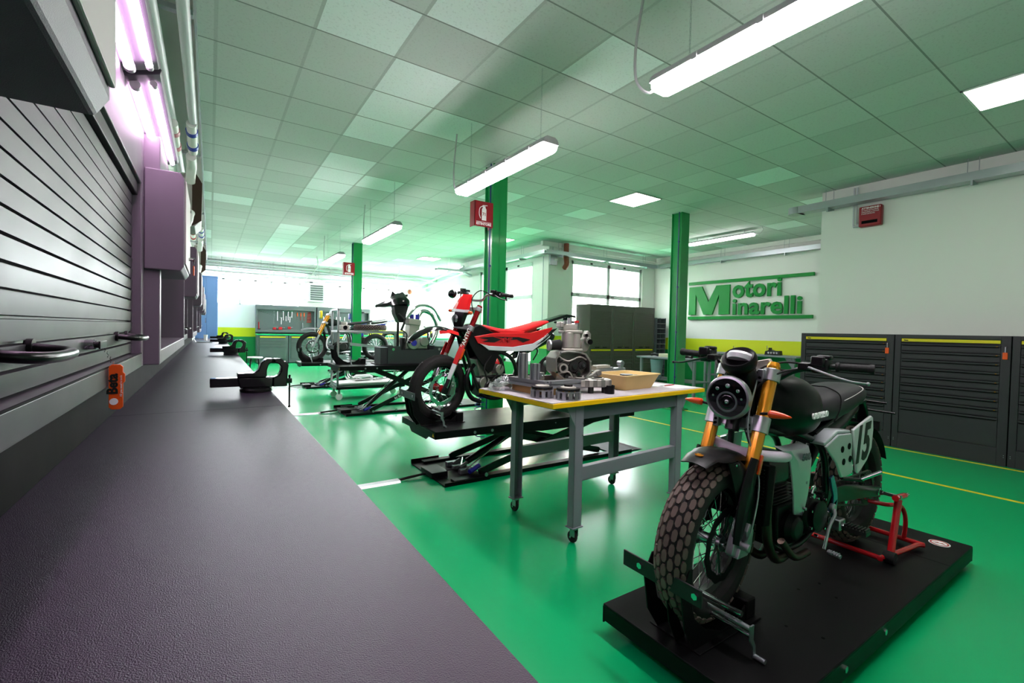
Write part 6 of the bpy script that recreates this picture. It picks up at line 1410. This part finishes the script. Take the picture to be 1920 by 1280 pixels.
# ================================================================ drawer cabinets on the right
def drawer_cab(y0, y1, lab, nd=9, fob_y=None, wide=True):
    t = thing('drawer_cabinet', lab, 'cabinet', (7.2, y0, 0)); L = y1-y0; H = 1.42
    b = MB(); b.box((.02, 0, .0), (.44, L, H)); b.box((0, 0, 0), (.02, .075, H)); b.box((0, L-.06, 0), (.02, L, H)); b.box((0, .075, H-.045), (.02, L-.06, H)); b.box((0, .075, 0), (.02, L-.06, .19)); b.build('body', 'cabinet_grey', t, smooth=0, bev=.003)
    MB().box((-.004, .08, H-.085), (.02, L-.065, H-.05)).build('yellow_strip', 'yellow_strip', t, smooth=0)
    text('Beta', .022, FX((-.0045, L-.09, H-.076)), 'black_ink', t, name='small_lettering', bold=.001)
    z1 = H-.095; z0 = .2; hs = [.10]*(nd-1)+[z1-z0-.10*(nd-1)]; z = z1
    for k, h in enumerate(hs):
        b = MB(); b.loft([[(x, y, zz) for x, zz in ((.02, z-.006), (.004, z-.006), (-.006, z-.016), (-.006, z-.026), (.006, z-.034), (.006, z-h+.003), (.02, z-h+.003))] for y in (.08, L-.065)]); b.build('drawer', 'cabinet_grey', t, smooth=0); d = t.children[-1]
        MB().box((.0, .09, z-.008), (.004, L-.075, z-.004)).box((-.001, .09, z-.040), (.0055, L-.075, z-.034)).build('grip_recess', 'gap_black', d, smooth=0)
        if k < nd-1: MB().box((-.008, .10, z-.026), (-.0055, .112, z-.018)).build('latch', 'gold', d, smooth=0)
        z -= h
    b = MB()
    for y in (.02, L-.02):
        for zz in (.1, .12): b.cyl((-.003, y, zz), (0, y, zz), .004, n=6)
    b.build('screw', 'galv', t)
    return t
drawer_cab(2.135, 3.22, 'black drawer cabinet with yellow strip, left one against the pale wall')
drawer_cab(1.125, 2.125, 'black drawer cabinet with yellow strip, in the middle on the right side')
drawer_cab(-.1, 1.115, 'black drawer cabinet cut by the right edge of the photo')
for y, z, l in ((2.20, 1.25, 'orange key fob hanging between the left and middle drawer cabinets'), (1.165, 1.24, 'orange key fob at the right hand end of the middle drawer cabinet')):
    t = thing('key_fob', l, 'key fob', (7.2, y, z)); MB().cyl((-.015, 0, .06), (.0, 0, .06), .01).build('lock_cylinder', 'chrome', t); MB().box((-.018, -.004, 0), (-.014, .004, .06)).build('key', 'galv', t); MB().box((-.02, -.02, -.075), (-.012, .02, .0)).build('rubber_tag', 'orange', t, bev=.004)
# ================================================================ tall roller cabinets by the back wall
def tall_cab(x0, x1, lab):
    t = thing('roller_cabinet', lab, 'cabinet', (x0, 8.25, 0)); W_ = x1-x0; H = 2.06
    b = MB(); b.box((0, .02, 0), (W_, .52, H)); b.box((0, 0, 0), (.05, .02, H)); b.box((W_-.05, 0, 0), (W_, .02, H)); b.box((.05, 0, H-.17), (W_-.05, .02, H)); b.build('body', 'roller_dark', t, smooth=0, bev=.004)
    b = MB(); n = 44; pts = []
    for i in range(n): z = .96+i*.0208; pts += [(.012, z), (.006, z+.004), (.006, z+.017), (.012, z+.0205)]
    b.loft([[(x, y, z) for y, z in pts]+[(x, .019, 1.875), (x, .019, .96)] for x in (.055, W_-.055)]); b.build('roller_shutter', 'roller_dark', t, smooth=0)
    MB().box((.06, -.008, .905), (W_-.06, .02, .945)).build('yellow_strip', 'yellow_strip', t, smooth=0)
    b = MB(); b.cyl((W_/2, -.004, 1.03), (W_/2, .01, 1.03), .012, n=10); b.build('lock', 'chrome', t)
    b = MB(); b.box((W_*.25, -.01, .985), (W_*.42, .012, 1.0)); b.box((W_*.58, -.01, .985), (W_*.75, .012, 1.0)); b.build('shutter_grip', 'gap_black', t, smooth=0)
    for k, (z0, z1) in enumerate(((.80, .895), (.70, .795), (.60, .695), (.46, .595), (.30, .455), (.10, .295))):
        b = MB(); b.loft([[(x, y, z) for y, z in ((.02, z1-.004), (-.004, z1-.01), (-.010, z1-.022), (.004, z1-.034), (.004, z0+.004), (.02, z0+.004))] for x in (.055, W_-.055)]); b.build('drawer', 'roller_dark', t, smooth=0)
tall_cab(7.74, 8.52, 'tall dark roller shutter cabinet, left of three by the window')
tall_cab(8.53, 9.32, 'tall dark roller shutter cabinet, middle of three by the window')
tall_cab(9.33, 10.12, 'tall dark roller shutter cabinet, right of three by the window')
t = thing('pigeonhole_shelf', 'narrow grey open shelf rack right of the tall dark cabinets', 'shelf', (10.17, 8.2, 0))
b = MB(); b.box((0, 0, .05), (.01, .4, 1.8)); b.box((.36, 0, .05), (.37, .4, 1.8)); b.box((0, .39, .05), (.37, .4, 1.8)); b.box((.18, .02, .05), (.186, .4, 1.8)); b.build('frame', 'grey_leg_dark', t, smooth=0)
for k in range(13): MB().box((.01, 0, .1+k*.14), (.36, .39, .112+k*.14)).build('shelf_board', 'grey_leg', t, smooth=0)
# ================================================================ two grey tables at the lettering wall
def side_table(x0, y0, x1, y1, h, lab, legs=True):
    t = thing('side_table', lab, 'table', (x0, y0, 0)); a, b2 = x1-x0, y1-y0
    MB().box((0, 0, h-.035), (a, b2, h)).build('table_top', 'grey_leg', t, smooth=0, bev=.004)
    for x in (.05, a-.1):
        for y in (.06, b2-.11): MB().box((x, y, 0), (x+.05, y+.05, h-.035)).build('leg', 'grey_leg', t, smooth=0, bev=.003)
    MB().box((.06, .07, .38), (a-.06, b2-.07, .40)).build('lower_shelf', 'grey_leg_dark', t, smooth=0)
    b = MB(); b.prism([(0, 0), (.14, 0), (0, -.2)], (.05, .115, h-.036), (0, 1, 0), (0, 0, 1), (1, 0, 0), .05); b.build('gusset', 'grey_leg', t, smooth=0)
side_table(7.95, 5.45, 8.6, 6.95, .865, 'low grey metal table behind the right hand pillar with tools on it')
side_table(10.1, 4.6, 10.7, 6.8, .95, 'grey metal table against the wall below the green lettering')
side_table(8.9, 5.0, 9.5, 5.5, .80, 'small pale grey stand table in front of the lettering wall')
random.seed(11)
def junk(x, y, z, s, lab, mt, cat='engine part'):
    t = thing('gearbox_part', lab, cat, (x, y, z)); b = MB(); b.prism([(-s, 0), (s, 0), (s*.9, s*.5), (s*.3, s*.7), (-s*.2, s*.55), (-s*.9, s*.6)], (0, -s*.4, 0), (0, 1, 0), (0, 0, 1), (-1, 0, 0), s*.7); b.cyl((-s*.4, 0, s*.5), (-s*.4, 0, s*.95), s*.22); b.build('housing', mt, t, bev=.006)
    b = MB()
    for k in range(4): b.cyl((-s*.75, -s*.7+s*.35*k-.3*s, s*.3), (-s*.7, -s*.7+s*.35*k-.3*s, s*.3), s*.13, n=10)
    b.cyl((-s*.2, .5*s, s*.6), (-s*.2, .5*s, s*1.2), s*.06); b.build('shafts', 'chrome', t)
junk(10.4, 6.05, .95, .14, 'gearbox casting on the wall table, left of the two', 'cast')
junk(10.4, 5.25, .95, .17, 'wide transmission casting on the wall table, right of the two', 'cast_dark')
o = MB().box((-.1, -.16, 0), (.1, .16, .07)).build('cardboard_tray', 'cream', bev=.004); o.location = (8.25, 6.35, .865); tag(o, 'small cream tray on the table behind the pillar', 'tray')
o = MB().tube([(0, -.1, .03), (0, 0, .05), (.02, .1, .03)], .03).build('dark_tool', 'rubber'); o.location = (8.25, 6.7, .865); tag(o, 'small dark part left of the cream tray behind the pillar', 'tool')
o = MB().tube([(0, -.1, .035), (.03, 0, .045), (0, .1, .035)], .034).build('dark_tool', 'cast_dark'); o.location = (8.25, 5.85, .865); tag(o, 'small dark part right of the cream tray behind the pillar', 'tool')
t = thing('waste_bin', 'pale blue grey bin under the table behind the pillar', 'bin', (8.15, 6.55, .40)); MB().lathe([(.001, 0), (.10, 0), (.14, .40), (.145, .40), (.145, .41), (.13, .41), (.095, .01)], n=24).build('bin_body', 'blue_bin', t)
o = MB().box((-.12, -.14, 0), (.12, .14, .18)).build('clear_box', 'pale_panel', bev=.01); o.location = (10.3, 5.75, .40); tag(o, 'pale box on the lower shelf of the wall table', 'box')
# ================================================================ far wall: tool boards and green topped benches
def tool_board(x0, x1, lab):
    t = thing('tool_board_cabinet', lab, 'tool cabinet', (x0, 18.95, 1.06)); W_ = x1-x0
    b = MB(); b.box((0, .16, 0), (W_, .2, 1.05)); b.box((0, 0, .12), (.06, .2, 1.05)); b.box((W_-.06, 0, .12), (W_, .2, 1.05)); b.box((0, -.02, .88), (W_, .2, 1.05)); b.box((0, -.06, .05), (W_, .2, .14)); b.build('frame', 'panel_grey', t, smooth=0, bev=.006)
    MB().box((.06, .15, .14), (W_-.06, .16, .88)).build('perforated_board', 'drawer_grey', t, smooth=0)
tool_board(1.38, 3.42, 'grey tool board cabinet with wrenches on the far wall, left one')
tool_board(3.46, 5.5, 'grey tool board cabinet on the far wall, right one behind the bikes')
def far_bench(x0, x1, n, lab):
    t = thing('workbench', lab, 'workbench', (x0, 18.42, 0)); W_ = x1-x0
    MB().box((0, -.02, 1.01), (W_, .76, 1.05)).build('worktop', 'worktop_green', t, smooth=0, bev=.004)
    w = W_/n
    for i in range(n):
        MB().box((i*w+.01, .02, .02), ((i+1)*w-.01, .7, 1.005)).build('cabinet_body', 'drawer_grey', t, smooth=0, bev=.006); c = t.children[-1]
        MB().box((i*w+.1, .0, .925), ((i+1)*w-.1, .02, .965)).build('yellow_strip', 'yellow_strip', c, smooth=0)
        for z0, z1 in ((.80, .90), (.70, .79), (.60, .69), (.16, .59)):
            b = MB(); b.box((i*w+.09, .0, z0), ((i+1)*w-.09, .02, z1)); b.box((i*w+.12, -.012, z1-.03), ((i+1)*w-.12, .0, z1-.012)); b.build('drawer', 'drawer_grey', c, smooth=0, bev=.003)
far_bench(1.38, 3.42, 2, 'grey drawer bench with green worktop under the left tool board')
far_bench(3.45, 7.9, 4, 'long grey drawer bench with green worktop behind the lifts')
# tools on the left board: shared meshes
bm_w = MB(); wrench_mb(.30, .022, bm_w); wr = bm_w.build('combination_wrench', 'steel_tool')
wr.location = (1.55, 19.09, 1.90)
lab_w = 'silver combination wrench in the slanting row on the left tool board'
first = True
for k in range(13):
    o = wr if first else wr.copy()
    if not first: COL.objects.link(o)
    first = False; s = 1-.035*k
    o.location = (1.50+.075*k*.9, 19.09, 1.90-.028*k*.9); o.rotation_euler = (rad(0), rad(-62), rad(90)); o.scale = (s*1.1, s*1.1, s*1.6)
    tag(o, lab_w, 'wrench', 'wrenches slanting across the left tool board')
ws = MB(); wrench_mb(.16, .024, ws); w2 = ws.build('open_end_wrench', 'steel_tool')
for k in range(8):
    o = w2 if k == 0 else w2.copy()
    if k: COL.objects.link(o)
    o.location = (1.98+.02*0, 19.09, 1.88-.065*k); o.rotation_euler = (0, rad(-90), rad(90)); o.scale = (1, 1, 1.4-.03*k)
    tag(o, 'short silver wrench in the vertical column beside the slanting row', 'wrench', 'column of short wrenches on the left tool board')
tb = MB(); tb.cyl((0, 0, -.22), (0, 0, 0), .009, n=8); tb.cyl((-.05, 0, -.0), (.05, 0, 0), .009, n=8); tw = tb.build('t_handle_wrench', 'steel_tool')
for k, (x, z, s) in enumerate(((2.35, 1.90, 1.6), (2.48, 1.66, 1.1), (2.55, 1.90, 1.5), (2.64, 1.72, .8), (2.71, 1.90, 1.5), (2.77, 1.70, .9), (2.84, 1.90, 1.0))):
    o = tw if k == 0 else tw.copy()
    if k: COL.objects.link(o)
    o.location = (x-.25, 19.09, z); o.scale = (1, 1, s); tag(o, 'slim silver T handle wrench hanging in the middle of the left tool board', 'wrench', 'T handle wrenches on the left tool board')
sd = MB(); sd.cyl((0, 0, -.14), (0, 0, 0), .02, n=10); sd.build
h_ = sd.build('screwdriver', 'orange')
for k in range(3):
    if k: h_ = h_.copy(); COL.objects.link(h_)
    h_.location = (2.78+.12*k, 19.09, 1.87); tag(h_, 'orange handled screwdriver hanging on the left tool board', 'screwdriver', 'orange screwdrivers on the left tool board')
    sh = MB().cyl((0, 0, -.3), (0, 0, -.14), .007, n=6).build('shaft', 'red_tool' if k else 'steel_tool', h_)
rs = MB(); rs.cyl((-.09, 0, 0), (.05, 0, 0), .016, n=8); r0 = rs.build('red_driver', 'red_tool')
for k in range(7):
    o = r0 if k == 0 else r0.copy()
    if k: COL.objects.link(o)
    o.location = (3.22, 19.09, 1.88-.06*k); o.scale = (.8+.06*k, 1, 1); tag(o, 'red handled driver in the stack at the right end of the left tool board', 'screwdriver', 'stack of red drivers on the left tool board')
for x, z, s, l in ((2.12, 1.26, .07, 'red tool hanging low on the left tool board, left one'), (2.32, 1.27, .08, 'red tool box shape low in the middle of the left tool board'), (2.62, 1.29, .07, 'red tool low on the left tool board, right one')):
    t = thing('pliers', l, 'tool', (x-.1, 19.08, z)); MB().box((-s, -.02, -s*.8), (s*.6, .02, s*.5)).build('handle', 'red_tool', t, bev=.01); MB().box((s*.6, -.01, -.01), (s*1.6, .01, .02)).build('jaw', 'steel_tool', t, bev=.004)
for x, l in ((1.47, 'dark hammer at the left end of the left tool board'), (2.95, 'silver file set hanging near the right of the left tool board')):
    t = thing('hammer' if x < 2 else 'file_set', l, 'tool', (x+.02, 19.08, 1.3)); MB().box((-.015, -.02, -.08), (.015, .02, .18)).build('handle', 'red_tool' if x < 2 else 'steel_tool', t, bev=.004); MB().box((-.06, -.02, -.12), (.06, .02, -.05)).build('head', 'cast_dark', t, bev=.01)
# small clutter on the right board
for k in range(9):
    o = MB().cyl((0, 0, -.1-.02*(k % 3)), (0, 0, 0), .012, n=8).build('small_tool', 'steel_tool'); o.location = (3.72+.16*k, 19.09, 1.75); tag(o, 'small silver tool hanging in the row on the right tool board', 'tool', 'row of small tools on the right tool board')
# air heater on the far wall
t = thing('air_heater', 'grey louvred air heater box between the far windows', 'heater', (3.1, 18.89, 2.3))
MB().box((0, 0, 0), (.62, .28, .72)).build('housing', 'frame_white', t, bev=.02)
for k in range(7): MB().box((.1, -.03, .08+k*.085), (.55, .0, .13+k*.085), Matrix.Rotation(rad(-25), 3, 'X')).build('louvre', 'drawer_grey', t, smooth=0)
MB().tube([(-.05, .1, .1), (-.12, .1, .15), (-.12, .1, .9), (-.12, .1, 1.1)], .03).build('pipe', 'frame_white', t); MB().box((.1, .1, .72), (.2, .2, .84)).build('control_box', 'drawer_grey', t)
o = MB().sphere((0, 0, 0), .09, (1, .8, 1.2)).build('alarm_beacon', 'terracotta'); o.location = (7.25, 19.1, 2.95); tag(o, 'small orange red beacon high on the far wall', 'alarm')
# side bench and board near the glazed office
t = thing('workbench', 'grey bench with green worktop standing before the glazed office', 'workbench', (6.2, 14.6, 0))
MB().box((0, 0, 1.0), (1.85, .75, 1.04)).build('worktop', 'worktop_green', t, smooth=0, bev=.004); MB().box((.02, .03, 0), (1.83, .72, .998)).build('cabinet_body', 'blue_bin', t, smooth=0, bev=.006)
for i in range(3): MB().box((.06+i*.6, .0, .12), (.62+i*.6, .03, .95)).build('door', 'grey_leg_dark', t, smooth=0, bev=.004)
MB().box((1.3, -.02, .98), (1.86, .74, 1.0)).build('yellow_strip', 'yellow_strip', t, smooth=0)
o = MB().box((-.35, -.01, 0), (.35, .01, .85)).build('white_board', 'pale_panel', bev=.004); o.location = (7.1, 15.1, 1.04); tag(o, 'pale blank board standing upright on the bench before the office', 'board')
for i, (x, l) in enumerate(((6.35, 'dark bottle on the office bench, left of the pale board'), (6.5, 'second dark bottle on the office bench, next to the pale board'))):
    o = MB().lathe([(.001, 0), (.045, 0), (.045, .14), (.02, .19), (.02, .23), (.001, .23)], n=16).build('bottle', 'satin_black'); o.location = (x, 14.9, 1.04); tag(o, l, 'bottle')
o = MB().loft([ell(-.2, .06, .1, .06), ell(0, .1, .16, .1), ell(.22, .05, .1, .05)]).build('rag_heap', 'paper', smooth=20); o.location = (7.75, 14.95, 1.03); tag(o, 'heap of pale rags on the right end of the office bench', 'rag')
SC.view_settings.view_transform = 'Standard'; SC.view_settings.look = 'None'; SC.view_settings.gamma = 1
SC.view_settings.exposure = 1.4
try: SC.view_settings.use_curve_mapping = False
except Exception: pass
SC.cycles.max_bounces = 8; SC.cycles.diffuse_bounces = 4; SC.cycles.glossy_bounces = 4; SC.cycles.transparent_max_bounces = 8
SC.cycles.use_denoising = True; SC.cycles.sample_clamp_indirect = 6
